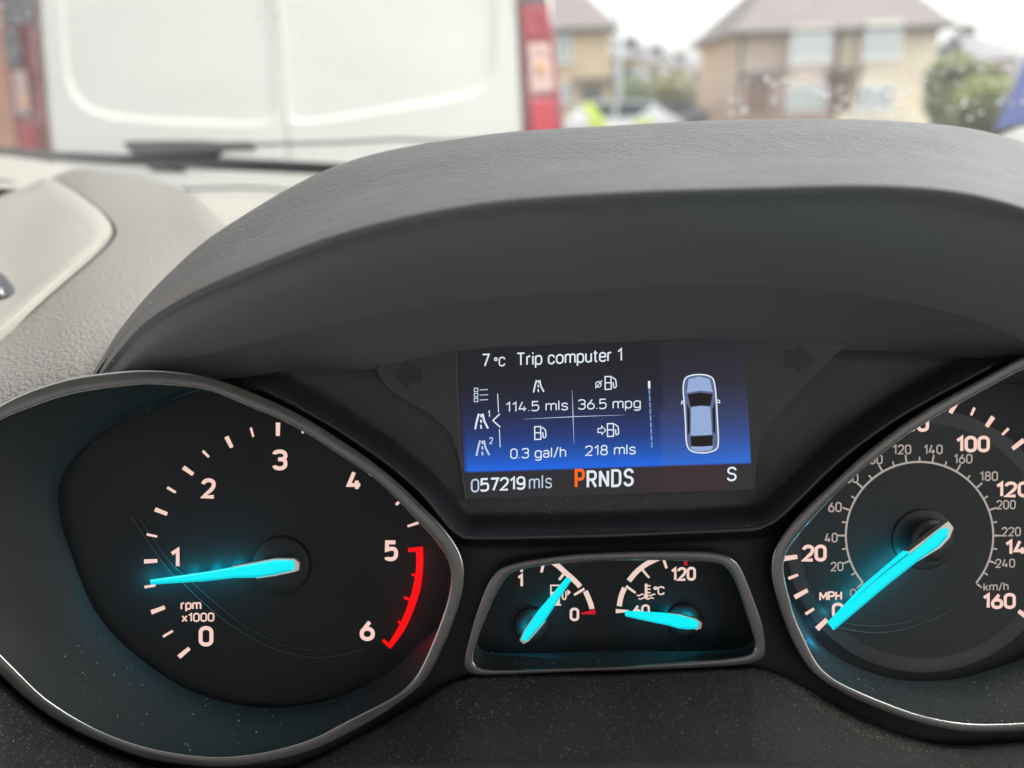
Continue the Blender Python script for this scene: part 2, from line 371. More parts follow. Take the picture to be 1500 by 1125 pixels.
M_0 = [(190, 562, .262), (215, 548, .258), (258, 530, .254), (330, 512, .251), (420, 490, .249), (545, 462, .247), (700, 439, .246), (860, 425, .246), (1050, 418, .246), (1220, 427, .246), (1370, 452, .247), (1480, 490, .249), (1580, 550, .252)]
M_ = [(x, y, d - .0055 * min(1, max(0, (x - 215) / 250)) * min(1, max(0, (1560 - x) / 200))) for x, y, d in M_0]
back = [(x + (0 if 500 < x < 1400 else (12 if x < 500 else -10)), y + 26, d + .03) for x, y, d in A]
top = [back] + [A, [(x, y + 2, d - .012) for x, y, d in blend(A, LP, .12)], [(x, y, d - .002) for x, y, d in blend(A, LP, .5)], [(x, y, d - .0036) for x, y, d in blend(A, LP, .72)], [(x, y, d - .0030) for x, y, d in blend(A, LP, .88)]]
LPa = top[-1]; LPb = [(x, y, d - .0004) for x, y, d in LP]; LPc = [(x + (2 if x < 600 else 0), y + 10, d + .0016) for x, y, d in LP]; LPd = [(x, y + 2, d - .0005) for x, y, d in blend(LP, M_, .16)]
hood = patch('hood_top', top + [LPb], m_hood, dash, 8, 6)
hood2 = patch('hood_underside', [LPb, LPc, LPd, [(x, y, d - .0042) for x, y, d in blend(LP, M_, .45)], [(x, y, d - .003) for x, y, d in blend(LP, M_, .75)], M_], m_under, dash, 8, 6)
N_0 = [(215, 590, .266), (250, 572, .264), (300, 556, .262), (370, 548, .262), (440, 530, .262), (560, 531, .262), (690, 510, .262), (870, 501, .262), (1060, 494, .262), (1220, 503, .262), (1370, 508, .262), (1500, 542, .262), (1600, 590, .262)]
M2 = [(x, y - .5, d + .0004) for x, y, d in M_]
N_ = [(x, y, d - (.0015 if x > 400 else 0)) for x, y, d in N_0]
hood3 = patch('hood_liner', [M2, [(x, y, d) for x, y, d in blend(M2, N_, .5)], N_, [(x, y + 14, d + .006) for x, y, d in N_]], m_under_shaded, dash, 8, 4)

# ------------------------------------------------------------------ gauge outlines traced on the bezels
tO = [(0, 594), (40, 574), (96, 556), (136, 549), (192, 543), (224, 542), (256, 544), (296, 550), (344, 565), (392, 585), (440, 608), (500, 645), (548, 678), (588, 711), (620, 744), (644, 766), (660, 786), (673, 805), (679, 821), (681, 838), (678, 864), (673, 885), (662, 917), (652, 942), (642, 964), (630, 988), (617, 1006), (596, 1021), (565, 1044), (515, 1073), (466, 1097), (428, 1109), (380, 1119), (340, 1123), (300, 1123), (240, 1116), (200, 1107), (160, 1092), (112, 1071), (64, 1043), (32, 1018), (0, 988), (-45, 948), (-85, 905), (-112, 850), (-122, 790), (-115, 730), (-90, 675), (-50, 628)]
tI = [(0, 616), (40, 600), (80, 585), (120, 575), (160, 569), (208, 564), (248, 565), (296, 570), (328, 580), (360, 594), (392, 607), (416, 618), (452, 637), (500, 669), (548, 701), (580, 731), (612, 765), (636, 790), (649, 806), (658, 822), (661, 839), (660, 861), (652, 893), (641, 923), (630, 950), (617, 978), (604, 999), (578, 1020), (556, 1032), (508, 1056), (460, 1081), (400, 1099), (348, 1107), (300, 1108), (240, 1100), (200, 1090), (160, 1076), (112, 1052), (64, 1020), (32, 989), (0, 957), (-30, 925), (-65, 885), (-90, 840), (-99, 790), (-93, 740), (-71, 697), (-35, 648)]
tW = [(83, 732), (85, 705), (99, 679), (128, 647), (171, 617), (229, 595), (300, 570), (360, 580), (400, 596), (500, 655), (600, 738), (668, 830), (668, 880), (648, 915), (617, 941), (590, 972), (550, 998), (499, 1022), (457, 1033), (400, 1039), (344, 1034), (293, 1020), (253, 1001), (213, 974), (173, 940), (141, 902), (120, 860), (107, 825), (99, 801), (88, 769)]
tC = (300, 830)
sO = [(1500, 522), (1452, 547), (1404, 573), (1356, 600), (1308, 632), (1260, 670), (1227, 700), (1190, 735), (1166, 759), (1142, 790), (1132, 809), (1129, 830), (1131, 852), (1136, 870), (1145, 900), (1156, 930), (1171, 960), (1185, 980), (1206, 998), (1238, 1017), (1270, 1032), (1308, 1047), (1356, 1062), (1404, 1071), (1452, 1073), (1500, 1071), (1580, 1064), (1670, 1044), (1760, 1005), (1830, 950), (1885, 880), (1915, 800), (1920, 720), (1900, 640), (1860, 570), (1800, 520), (1720, 490), (1640, 484), (1560, 499)]
sI = [(1500, 541), (1452, 566), (1404, 592), (1362, 616), (1332, 635), (1300, 659), (1260, 691), (1222, 726), (1190, 761), (1171, 782), (1156, 801), (1148, 817), (1147, 836), (1152, 858), (1156, 874), (1163, 902), (1178, 934), (1188, 956), (1200, 977), (1222, 995), (1254, 1011), (1302, 1031), (1348, 1047), (1404, 1058), (1452, 1060), (1500, 1058), (1578, 1050), (1664, 1030), (1748, 992), (1815, 940), (1868, 872), (1897, 798), (1902, 722), (1882, 648), (1845, 584), (1790, 538), (1716, 509), (1640, 503), (1565, 517)]
sW = [(1180, 918), (1190, 936), (1206, 952), (1246, 976), (1286, 991), (1318, 998), (1356, 1000), (1404, 996), (1452, 983), (1500, 966), (1560, 930), (1610, 880), (1640, 820), (1650, 740), (1630, 660), (1590, 600), (1540, 570), (1480, 560), (1420, 565), (1350, 595), (1280, 645), (1200, 722), (1150, 785), (1138, 820), (1142, 850), (1160, 885)]
sC = (1480, 800)
pO = [(910, 808), (838, 812), (782, 819), (752, 825), (733, 832), (720, 846), (707, 872), (694, 909), (683, 949), (679, 970), (682, 983), (694, 989), (745, 988), (820, 985), (910, 982), (983, 980), (1077, 975), (1108, 970), (1120, 962), (1122, 949), (1118, 917), (1108, 887), (1093, 848), (1081, 825), (1064, 813), (1039, 808), (983, 807)]
pI = [(910, 821), (838, 824), (801, 828), (767, 834), (748, 840), (737, 852), (722, 880), (707, 917), (696, 949), (692, 966), (697, 976), (717, 981), (782, 980), (850, 978), (910, 976), (965, 972), (1058, 965), (1099, 959), (1106, 952), (1105, 938), (1095, 906), (1082, 865), (1069, 838), (1057, 827), (1038, 824), (983, 821)]
pW = [(910, 812), (838, 815), (790, 820), (755, 826), (733, 840), (715, 875), (703, 905), (697, 930), (698, 948), (712, 956), (782, 958), (850, 957), (910, 956), (965, 955), (1040, 954), (1088, 950), (1104, 940), (1108, 920), (1098, 880), (1085, 845), (1070, 822), (1050, 814), (983, 812)]
pC = (900, 900)
NA = 300
def gauge_body(th, O, I, W, C, dO, dT, dW, face='dial_face', wall='well_wall', sm=6):
    rO, rI, rW = radial(O, C, NA, sm), radial(I, C, NA, sm), radial(W, C, NA, sm)
    mix = lambda t, off=0: [a + (b - a) * t + off for a, b in zip(rO, rI)]
    E_ = .2; arc = [(E_ * (1 - math.cos(a * math.pi / 12)), .0009 * (1 - math.sin(a * math.pi / 12))) for a in range(7)]
    pr = [(0, .005)] + arc + [(.5, -.00012)] + [(1 - t, z) for t, z in arc[::-1]] + [(1, .005)]
    V, Fc = loft([[P(x, y, dT + z) for x, y in rpts(C, mix(t))] for t, z in pr])
    ring = mesh_obj('bezel', V, Fc, m_ring, th, True); ring.data.materials.append(m_rim)
    nr_ = len(pr) - 1
    for p_ in ring.data.polygons:
        b_ = p_.index // NA
        if b_ < 5 or b_ >= nr_ - 5: p_.material_index = 1
    lp = []
    for k in range(9):
        t = k / 8; f = 1 - (1 - t) ** 1.5 if k else 0
        lp.append([P(x, y, dT + .003 + (dW - dT - .003) * (t ** .8)) for x, y in rpts(C, [a + .5 + (b - a) * f for a, b in zip(rI, rW)])])
    lp.append([P(x, y, dW + .0005) for x, y in rpts(C, [b - 2.2 for b in rW])])
    lp.append([P(x, y, dW + .004) for x, y in rpts(C, [b - 2.6 for b in rW])])
    V, Fc = loft(lp); wl_ = mesh_obj(wall, V, Fc, m_well, th, True)
    dF = dW + .0025
    pts = [P(x, y, dF) for x, y in rpts(C, [b + 6 for b in rW])]
    fc = mesh_obj(face, pts + [P(*C, dF)], [(i, (i + 1) % NA, NA) for i in range(NA)], m_dial, th)
    pts = [P(x, y, dT + .0022) for x, y in rpts(C, [b + .5 for b in rI])]
    mesh_obj('clear_cover', pts + [P(*C, dT + .0022)], [(i, (i + 1) % NA, NA) for i in range(NA)], m_cover, th)
    return rO, rI, rW, fc, dF, wl_
def prism(name, poly, d, thick, m, parent, ridge=None):
    n = len(poly); V = [P(x, y, d) for x, y in poly] + [P(x, y, d).lerp(P(x, y, d), 0) + fwd * thick for x, y in poly]
    Fc = [tuple(range(n)), tuple(range(2 * n - 1, n - 1, -1))] + [(i, n + i, n + (i + 1) % n, (i + 1) % n) for i in range(n)]
    return mesh_obj(name, V, Fc, m, parent)
def hub(name, c, r, d, h, m, parent, ry=None):
    n = 48; ry = ry or r; lp = []
    for k, (f, z) in enumerate([(1, 0), (1, -h * .7), (.94, -h), (.5, -h), (.02, -h)]):
        lp.append([P(c[0] + r * f * math.cos(2 * math.pi * i / n), c[1] + ry * f * math.sin(2 * math.pi * i / n), d + z) for i in range(n)])
    V, Fc = loft(lp); return mesh_obj(name, V, Fc, m, parent, True)
LK = 4.0
def lampp(name, x, y, d, colr, power, parent, size=.002):
    ld = bpy.data.lights.new(name, 'POINT'); ld.energy = power * LK; ld.color = colr; ld.shadow_soft_size = size
    o = bpy.data.objects.new(name, ld); col.objects.link(o); o.parent = parent; o.location = P(x, y, d) - Vector(parent['_o']); return o

# ---- tachometer
tach = thing('tachometer', 'left rev counter dial reading rpm x1000 with glowing cyan needle just below 1', 'gauge', P(*tC, .262))
tR = gauge_body(tach, tO, tI, tW, tC, .25, .2455, .270)
face, dF = tR[3], tR[4]; dP = dF - .0006
def tick(x0, y0, x1, y1, w_, m=m_salm, parent=None, d=None, w2=None):
    ik = Ink(d or dP); ik.add(*ribbon([(x0, y0), (x1, y1)], [w_, w2 or w_ * .85])); return ik.build('tick_mark', m, parent or face)
for t in [(211, 822.5, 230.5, 821.5, 6.4), (215, 782.7, 230.3, 786, 3.8), (227, 746, 245, 753, 6.4), (245, 714, 257.5, 721.5, 4.2), (268.5, 684.5, 283, 695, 6.6), (297, 660.5, 306, 669.5, 4), (331.5, 639.5, 339.5, 655.5, 6.6), (367.3, 626.5, 371.2, 640, 3.6), (407.2, 619, 407, 638.5, 6.6), (448, 618, 443, 634.6, 3.8), (592, 728, 580, 739.5, 4.6), (613, 765.6, 597, 771, 4), (211.5, 860, 228, 857.5, 4), (221.5, 897, 241.5, 889.5, 6.6), (238.7, 932.6, 253.3, 924, 3.8), (262, 962.5, 277.5, 949.5, 6.6),
          (486, 631, 478, 648, 6.6), (521, 653, 512, 665, 3.8), (554, 683, 541, 696, 6.6)]:
    tick(*t)
for s, x0, x1, yb, cap in [('0', 291, 312.5, 947, 30), ('1', 249, 264.5, 832, 29.5), ('2', 295, 316, 730.5, 30), ('3', 399, 421, 689, 30.5), ('4', 508, 530.5, 719, 30), ('5', 563, 583, 822, 30.5), ('6', 527, 549, 939, 31)]:
    text(Ink(dP), s, x0, yb, x1, yb, cap, .19).build('numeral', m_salm, face)
text(Ink(dP), 'rpm', 264.5, 893.5, 295, 893, 14.5, .17, .2).build('lettering', m_salm, face)
text(Ink(dP), 'x1000', 266, 911.5, 314, 910.5, 13.5, .17, .2).build('lettering', m_salm, face)
ro = cr([(619, 802), (620, 824), (617, 856), (612, 876), (604, 898), (594, 920), (582, 938), (572, 950)], 5)
ri = cr([(609, 806), (610, 824), (607.5, 848), (603, 868), (596, 890), (586, 914), (575, 933), (569, 943)], 5)
V = ro + ri; n = len(ro)
ik = Ink(dP); ik.add(V, [(i, i + 1, n + i + 1, n + i) for i in range(n - 1)])
ik.line([(598, 806), (619.5, 803.5)], 6); ik.line([(603, 841.6), (610, 843)], 3.4); ik.line([(592, 875), (604, 880)], 4.2); ik.line([(583, 910), (590, 914.5)], 3.4); ik.line([(561, 937.5), (573, 948.5)], 5)
ik.build('red_zone', m_red, face)
def wire(name, pts, r, d, m, parent, n=6):
    pts = [P(x, y, d) for x, y in pts]; lp = []
    for i, p in enumerate(pts):
        tg = (pts[min(i + 1, len(pts) - 1)] - pts[max(i - 1, 0)]).normalized(); a = tg.cross(fwd).normalized(); b = tg.cross(a)
        lp.append([p + (a * math.cos(2 * math.pi * k / n) + b * math.sin(2 * math.pi * k / n)) * r for k in range(n)])
    V, Fc = loft(lp); return mesh_obj(name, V, Fc, m, parent, True)
m_line = mat('faint_dial_arc', (.045, .045, .045), .4, spec=.5)  # thin paler arc lines laid over both dials
wire('dial_arc', cr([(192, 756), (237, 822), (267, 853), (307, 891), (347, 921), (390, 945), (425, 957), (457, 963), (497, 960), (537, 948)], 8), .00018, dP + .0002, m_line, face)
wire('dial_arc', cr([(200, 754), (245, 818), (275, 847), (314, 882), (350, 911), (392, 935), (425, 947), (457, 952), (490, 951)], 8), .00014, dP + .0002, m_line, face)
def discring(rs, C, f, d, parent, m=m_disc, name='dial_disc'):
    return mesh_obj(name, [P(C[0] + (x - C[0]) * f, C[1] + (y - C[1]) * f, d) for x, y in rs] + [P(*C, d)], [(i, (i + 1) % len(rs), len(rs)) for i in range(len(rs))], m, parent)
hub('needle_hub', (412, 828), 42, dF, .0018, m_hub, tach)
nd = prism('needle', [(219.5, 850), (300, 838.5), (374, 825.5), (403, 820.5), (426, 820.5), (431, 826), (430, 834.5), (403, 841.5), (377, 846), (345, 846.5), (221.5, 856.8)], .2655, .0012, m_cyan, tach)
Ink(.2653).line([(223, 854.8), (300, 850), (345, 844.8), (377, 844), (403, 839.8), (426, 834.5)], 3).build('needle_edge', m_cyan2, nd)
Ink(.2653).line([(221, 850.8), (300, 839.6), (374, 826.8), (403, 821.6), (424, 821.4)], 1.3).build('needle_edge', m_cyan3, nd)
prism('needle_cap', [(340, 829.5), (374, 823.4), (403, 818), (431, 818.4), (438.5, 824.5), (437.5, 835.5), (430, 838), (403, 843.6), (377, 847.3)], .2659, .0022, m_silver, nd)
for q, pw in ((.08, .25), (.25, .35), (.42, .45), (.58, .5), (.74, .6), (.9, .7)):
    lampp('needle_lamp', 219 + 200 * q, 851.5 - 22 * q, .2676, (0, .72, 1), .0011 * pw, tach, .0006)
lampp('tip_glint_light', 204, 856, .2668, (0, .72, 1), .00035, tach, .0005)  # added light imitating the needle tip's reflection on the well wall
for x, y in ((617, 822), (613, 858), (600, 892), (585, 922)): lampp('red_zone_lamp', x, y, dP - .0035, (1, 0, .02), .00009, tach)

# ---- speedometer
spd = thing('speedometer', 'right speed dial marked MPH and km/h with cyan needle resting on 0', 'gauge', P(*sC, .262))
sR = gauge_body(spd, sO, sI, sW, sC, .25, .2455, .270)
face, dF = sR[3], sR[4]; dP = dF - .0006
ang = [2 * math.pi * k / 120 for k in range(120)]
circ = lambda c, rx, ry=None: [(c[0] + rx * math.cos(a), c[1] + (ry or rx) * math.sin(a)) for a in ang]
discring(circ((1352, 792), 200, 193), (1352, 792), 1, dF - .0002, spd)
discring(circ((1352, 792), 178, 172), (1352, 792), 1, dF - .0004, spd, m_sdial)
sc = (1347, 784.5)
for t in [(1147, 818.5, 1168, 815.5, 7.5), (1155, 847.5, 1169, 842, 4.6), (1164, 875, 1183, 864.5, 7), (1180, 899.5, 1192.5, 891.5, 4.6), (1196.5, 921.5, 1211.5, 907.5, 8), (1403, 586, 1392, 605, 7.5), (1427.5, 597, 1422.5, 608.5, 4.2), (1455, 610.5, 1445, 625, 7.2), (1477.5, 627.5, 1468, 637, 4.2), (1500, 644.5, 1483, 657.5, 7.2), (1512, 667, 1502, 674, 4.2), (1503, 903, 1492, 895, 7)]:
    tick(*t)
for s, x0, x1, yb, cap, wt in [('20', 1175, 1211, 823, 25, .2), ('0', 1218.5, 1236, 906, 23, .19), ('80', 1324, 1361, 633, 25, .2), ('100', 1400, 1450, 663, 24.5, .2), ('120', 1458.5, 1509, 729, 23.5, .2), ('140', 1472, 1523, 813.5, 23, .2), ('160', 1439, 1488, 892.5, 23.5, .2), ('40', 1172, 1208, 724, 24, .2)]:
    text(Ink(dP), s, x0, yb, x1, yb - .5, cap, wt, .2).build('numeral', m_salm, face)
text(Ink(dP), 'MPH', 1200, 880.5, 1233.5, 879.5, 14, .19, .2).build('lettering', m_salm, face)
for s, x0, x1, yb, cap in [('0', 1245, 1254.6, 875, 12.5), ('20', 1216.5, 1235.5, 837, 14), ('40', 1208, 1227, 795, 14.5), ('60', 1213, 1233, 750.5, 15), ('80', 1238, 1257.5, 708, 14.5), ('100', 1266, 1293, 680.5, 14.5), ('120', 1307.5, 1335, 665.8, 14.5), ('140', 1353, 1381, 665.8, 14.5), ('160', 1397, 1424.5, 679.5, 14.5), ('180', 1435, 1462, 705, 14.5), ('200', 1459.5, 1488, 746.5, 14), ('220', 1467, 1495.5, 786, 14), ('240', 1458, 1487, 832, 13.5)]:
    text(Ink(dP), s, x0, yb, x1, yb - .4, cap, .15, .22).build('numeral', m_dim, face)
text(Ink(dP), 'km/h', 1440.5, 866, 1477.5, 865, 12.5, .15, .2).build('lettering', m_dim, face)
def pol(a, r, c=sc): return (c[0] + r * math.cos(R(a)), c[1] - r * math.sin(R(a)))
ik = Ink(dP); ik.line([pol(220 - k * 260 / 90, 108) for k in range(91)], 3); ik.build('scale_ring', m_dim, face)
for k in range(27):
    a = 220 - k * 10; mj = k % 2 == 0
    if a < -40: break
    tick(*pol(a, 109), *pol(a, 120 if mj else 115.5), 3.0 if mj else 2.4, m_dim, w2=2.4)
wire('dial_arc', cr([(1208, 915), (1245, 923), (1280, 927), (1315, 924), (1347, 915), (1385, 898), (1413, 880), (1440, 860)], 8), .0002, dP + .0001, m_line, face)
wire('dial_arc', cr([(1215, 906), (1245, 914), (1280, 917), (1315, 914), (1345, 906), (1380, 889), (1408, 871), (1434, 853)], 8), .00014, dP + .0001, m_line, face)
hub('hub_recess', (1353, 790), 46, dF - .0005, .0006, mat('hub_recess_black', (.006, .006, .007), .5), spd, 44)
hub('needle_hub', (1365.5, 791.5), 31.5, dF - .001, .006, m_disc, spd)
nd = prism('needle', [(1215, 914.5), (1262, 871), (1300, 839), (1342, 806.5), (1379, 775.5), (1389, 774), (1388, 786), (1376, 800), (1347, 820), (1300, 857), (1221.5, 923)], .2610, .0012, m_cyan, spd)
Ink(.2608).line([(1222, 921), (1300, 855), (1347, 818), (1375, 798.5), (1386, 785)], 3).build('needle_edge', m_cyan2, nd)
prism('needle_edge', [(1214, 913), (1267, 857.5), (1325, 808), (1333, 808.5), (1300, 834), (1262, 867)], .2606, .0012, m_cyan, nd)
prism('needle_cap', [(1330, 809), (1389, 763.5), (1397, 773), (1391, 788), (1378, 802), (1345, 822)], .2615, .003, m_silver, nd)
for q, pw in ((.08, .1), (.2, .14), (.32, .17), (.44, .2), (.56, .23), (.68, .26), (.8, .26)):
    lampp('needle_lamp', 1215 + 145 * q, 918 - 118 * q, .2668, (0, .72, 1), .001 * pw, spd, .0006)

lampp('tip_glint_light', 1206, 932, .2662, (0, .6, 1), .00014, spd, .0005)  # added light again, for the glint off this needle's tip
# ---- fuel and temperature gauge
fg = thing('fuel_and_temperature_gauge', 'small trapezoid gauge below the screen with fuel and coolant needles', 'gauge', P(*pC, .26))
pR = gauge_body(fg, pO, pI, pW, pC, .25, .2475, .264, sm=3)
face, dF = pR[3], pR[4]; dP = dF - .0006
def inkb(name, m): 
    pass
ik = Ink(dP)
ik.line(cr([(806, 821), (817, 828.5), (828, 838.5), (838, 847), (846, 855), (850, 859.5)], 4), 7.5); ik.line(cr([(857.5, 866), (862, 876), (866, 887), (867, 892)], 4), 7.5)
ik.build('fuel_scale', m_cream, face)
for t in [(828, 838, 819, 849.5, 4.4), (856, 862.5, 841, 871.5, 4), (797, 822, 793, 838.5, 4.6), (765, 824, 764, 838, 4.5)]: tick(*t, m_cream)
Ink(dP).poly([(851, 898), (871.6, 892), (872.5, 900), (852, 899.8)]).build('red_mark', m_red2, face)
text(Ink(dP), '1', 757.5, 860.5, 767, 860.5, 20, .2).build('numeral', m_cream, face)
text(Ink(dP), '0', 834.5, 910, 848.5, 910, 20, .19).build('numeral', m_cream, face)
ik = Ink(dP); ik.line([(807, 857.5), (807, 885), (819, 885), (819, 857.5)], 2.2, True); ik.line([(807, 868), (819, 868)], 2.2); ik.poly([(807, 868), (819, 868), (819, 885), (807, 885)])
ik.line(fillet([(822, 858), (824, 864, 2), (824, 878, 3), (829, 878, 3), (829, 866)], False), 2.2); ik.line([(804, 886), (822, 886)], 2.4)
ik.build('pump_symbol', m_cream, face)
Ink(dP).poly([(831, 863), (836.3, 867.5), (831, 873)]).build('arrow_symbol', m_cream, face)
ik = Ink(dP); ik.line(cr([(907, 888), (910, 873), (915, 861)], 5), 7.5); ik.line(cr([(921, 851), (932, 838), (945, 827.5), (957, 821), (966, 817)], 5), 7.5)
ik.poly([(902, 892), (921, 893.6), (921, 896.3), (902, 898.3)]); ik.build('temperature_scale', m_cream, face)
for t in [(917, 858.5, 931, 868.5, 3.8), (940.5, 834, 951, 846.5, 3.6), (971, 816, 976.5, 832.5, 4.2)]: tick(*t, m_cream)
Ink(dP).line([(1004.5, 814), (1004.5, 828)], 5).build('red_mark', m_red2, face)
text(Ink(dP), '120', 982.5, 851.5, 1019.5, 850.5, 20.5, .19, .2).build('numeral', m_cream, face)
text(Ink(dP), '60', 926, 904, 952, 903, 18, .18, .2).build('numeral', m_cream, face)
ik = Ink(dP); ik.line([(946.5, 855), (946.5, 872)], 4); ik.disc((946.5, 873), 3.2)
for yy in (858, 863, 868): ik.line([(947, yy), (953, yy)], 2)
for yy in (871.5, 876.5):
    o_ = 0 if yy < 874 else 2
    for sgn in ((933, 943), (950, 960)) if yy < 874 else ((935.5, 957.5),):
        n_ = 14; ik.line([(sgn[0] + (sgn[1] - sgn[0]) * k / n_, yy + 1.1 * math.sin(k / n_ * (sgn[1] - sgn[0]) / 3.4 * 2)) for k in range(n_ + 1)], 1.9)
ik.build('coolant_symbol', m_cream, face)
text(Ink(dP), '°C', 957, 872, 973.5, 871.5, 13, .17, .12).build('lettering', m_cream, face)
hub('needle_hub', (778, 916), 25.5, dF, .0012, m_hub, fg); hub('needle_hub', (1002, 908.5), 24.5, dF, .0012, m_hub, fg)
nd = prism('fuel_needle', [(828, 849), (831, 846.2), (835.5, 848), (836, 852), (822, 873), (808, 894.5), (797, 911), (782, 928), (772, 939), (763.5, 937), (769, 924), (784, 902), (789.5, 894.5), (806, 875)], .2605, .001, m_cyan, fg)
nd['label'] = 'cyan fuel needle pointing up right between 1 and 0'
Ink(.2603).line([(834, 853), (821, 872), (806.5, 894), (795, 911), (781, 927), (772, 937)], 2.2).build('needle_edge', m_cyan2, nd)
prism('needle_cap', [(783, 901), (768, 922), (761, 938), (767, 943.5), (774, 940), (784, 929), (799, 911)], .2608, .0016, m_silver, nd)
nd = prism('temperature_needle', [(915, 896.5), (920, 896), (950, 897.3), (978, 899), (994.5, 901), (1017, 907.6), (1023, 911), (1021, 921), (1008, 921.8), (994.5, 920.7), (978, 916), (946, 909.5), (917, 903)], .2605, .001, m_cyan, fg)
nd['label'] = 'cyan coolant needle lying almost level beside 60'
Ink(.2603).line([(919, 902.3), (947, 908.5), (979, 915), (995, 919.5), (1019, 919.8)], 2.2).build('needle_edge', m_cyan2, nd)
prism('needle_cap', [(978, 898), (996, 899.6), (1019, 906), (1028.5, 912.5), (1027, 920.5), (1020, 923)], .2608, .0016, m_silver, nd)
for x, y, pw in ((790, 905, 1), (772, 925, .8), (812, 880, .5), (985, 906, .9), (1012, 908, 1), (940, 902, .4)):
    lampp('needle_lamp', x, y, .2632, (0, .72, 1), .0002 * pw, fg, .0004)
gauges = (tR, sR, pR)
# ------------------------------------------------------------------ fascia around the gauges
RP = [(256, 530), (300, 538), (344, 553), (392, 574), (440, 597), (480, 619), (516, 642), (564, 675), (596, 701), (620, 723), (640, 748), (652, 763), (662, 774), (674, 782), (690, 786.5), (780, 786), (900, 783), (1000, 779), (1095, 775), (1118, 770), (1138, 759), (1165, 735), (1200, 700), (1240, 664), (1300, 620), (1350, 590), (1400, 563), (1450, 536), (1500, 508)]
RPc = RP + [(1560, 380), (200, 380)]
FP = [(-150, 830), (-60, 760), (250, 640), (236, 552), (300, 545), (370, 536), (440, 520), (560, 521), (690, 500), (870, 490), (1060, 484), (1220, 490), (1370, 482), (1500, 490), (1700, 470), (1960, 520), (1960, 1150), (-150, 1150)]
holes = [(tC, [a + .5 * (b - a) for a, b in zip(tR[0], tR[1])]), (sC, [a + .5 * (b - a) for a, b in zip(sR[0], sR[1])]), (pC, [a + .5 * (b - a) for a, b in zip(pR[0], pR[1])])]
def in_hole(x, y):
    for c, r in holes:
        dx, dy = x - c[0], y - c[1]; th = math.atan2(dy, dx) % (2 * math.pi)
        if math.hypot(dx, dy) < r[int(th / (2 * math.pi) * NA) % NA]: return True
    return False
def fdepth(x, y):
    s = segdist(x, y, RP, False)
    yn = interp(NT, x)
    return fd0(x, y, s) + ss((yn + 26 - y) / 26) * (.2645 - fd0(x, y, s))
def interp(t, x):
    for a, b_ in zip(t, t[1:]):
        if x <= b_[0]: return a[1] + (b_[1] - a[1]) * max(0, (x - a[0]) / (b_[0] - a[0]))
    return t[-1][1]
NT = [(215, 562), (300, 553), (370, 546), (440, 530), (560, 531), (690, 510), (870, 501), (1060, 494), (1220, 503), (1370, 508), (1440, 515), (1500, 500), (1960, 470)]
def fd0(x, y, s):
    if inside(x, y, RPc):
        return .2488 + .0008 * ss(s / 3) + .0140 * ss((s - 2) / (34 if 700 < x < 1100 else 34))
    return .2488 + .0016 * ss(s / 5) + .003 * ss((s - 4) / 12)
ST = 4; gx = list(range(-150, 1961, ST)); gy = list(range(473, 1151, ST)); V = []; idx = {}; Fc = []; FM = []
for j, y in enumerate(gy):
    pass
def vid(i, j):
    if (i, j) not in idx:
        idx[(i, j)] = len(V); V.append(P(gx[i], gy[j], fdepth(gx[i], gy[j])))
    return idx[(i, j)]
for j in range(len(gy) - 1):
    for i in range(len(gx) - 1):
        cx, cy = gx[i] + ST / 2, gy[j] + ST / 2
        if inside(cx, cy, FP) and not in_hole(cx, cy):
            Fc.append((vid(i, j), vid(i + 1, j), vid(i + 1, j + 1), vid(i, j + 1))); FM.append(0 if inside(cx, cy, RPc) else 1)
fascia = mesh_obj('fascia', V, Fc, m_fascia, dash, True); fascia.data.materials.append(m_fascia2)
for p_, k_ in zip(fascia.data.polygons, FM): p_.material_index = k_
Bd = [(-150, 905), (-60, 962), (0, 998), (64, 1051), (112, 1079), (160, 1101), (220, 1121), (300, 1134), (400, 1131), (462, 1110), (540, 1070), (600, 1037), (650, 1005), (680, 993), (720, 988), (900, 985), (1080, 977), (1110, 978), (1150, 990), (1180, 1006), (1230, 1036), (1280, 1061), (1340, 1082), (1400, 1091), (1500, 1086), (1600, 1082), (1750, 1050), (1900, 1000)]
lower = patch('lower_trim', [[(x, y + a, d) for x, y in Bd] for a, d in ((8, .262), (1, .2535), (3, .2495), (14, .2465), (55, .2375), (140, .222), (320, .2))], m_lower, dash, 4, 5)
patch('column_shroud', [[(440, 1155, .222), (480, 1134, .219), (560, 1128, .217), (900, 1123, .216), (1260, 1126, .217), (1400, 1134, .219), (1450, 1155, .222)], [(440, 1157, .218), (480, 1136, .214), (560, 1130, .212), (900, 1125, .211), (1260, 1128, .212), (1400, 1136, .214), (1450, 1157, .218)], [(430, 1260, .2), (480, 1260, .2), (560, 1260, .2), (900, 1260, .2), (1260, 1260, .2), (1400, 1260, .2), (1460, 1260, .2)]], m_lower, dash, 6, 5)
wire('fascia_ridge', cr([(x, y + .5) for x, y in RP[4:-1]], 5), .00075, .2492, mat('ridge_black', (.03, .03, .03), .38, spec=.5), dash, 8)
# mould creases on the hood liner

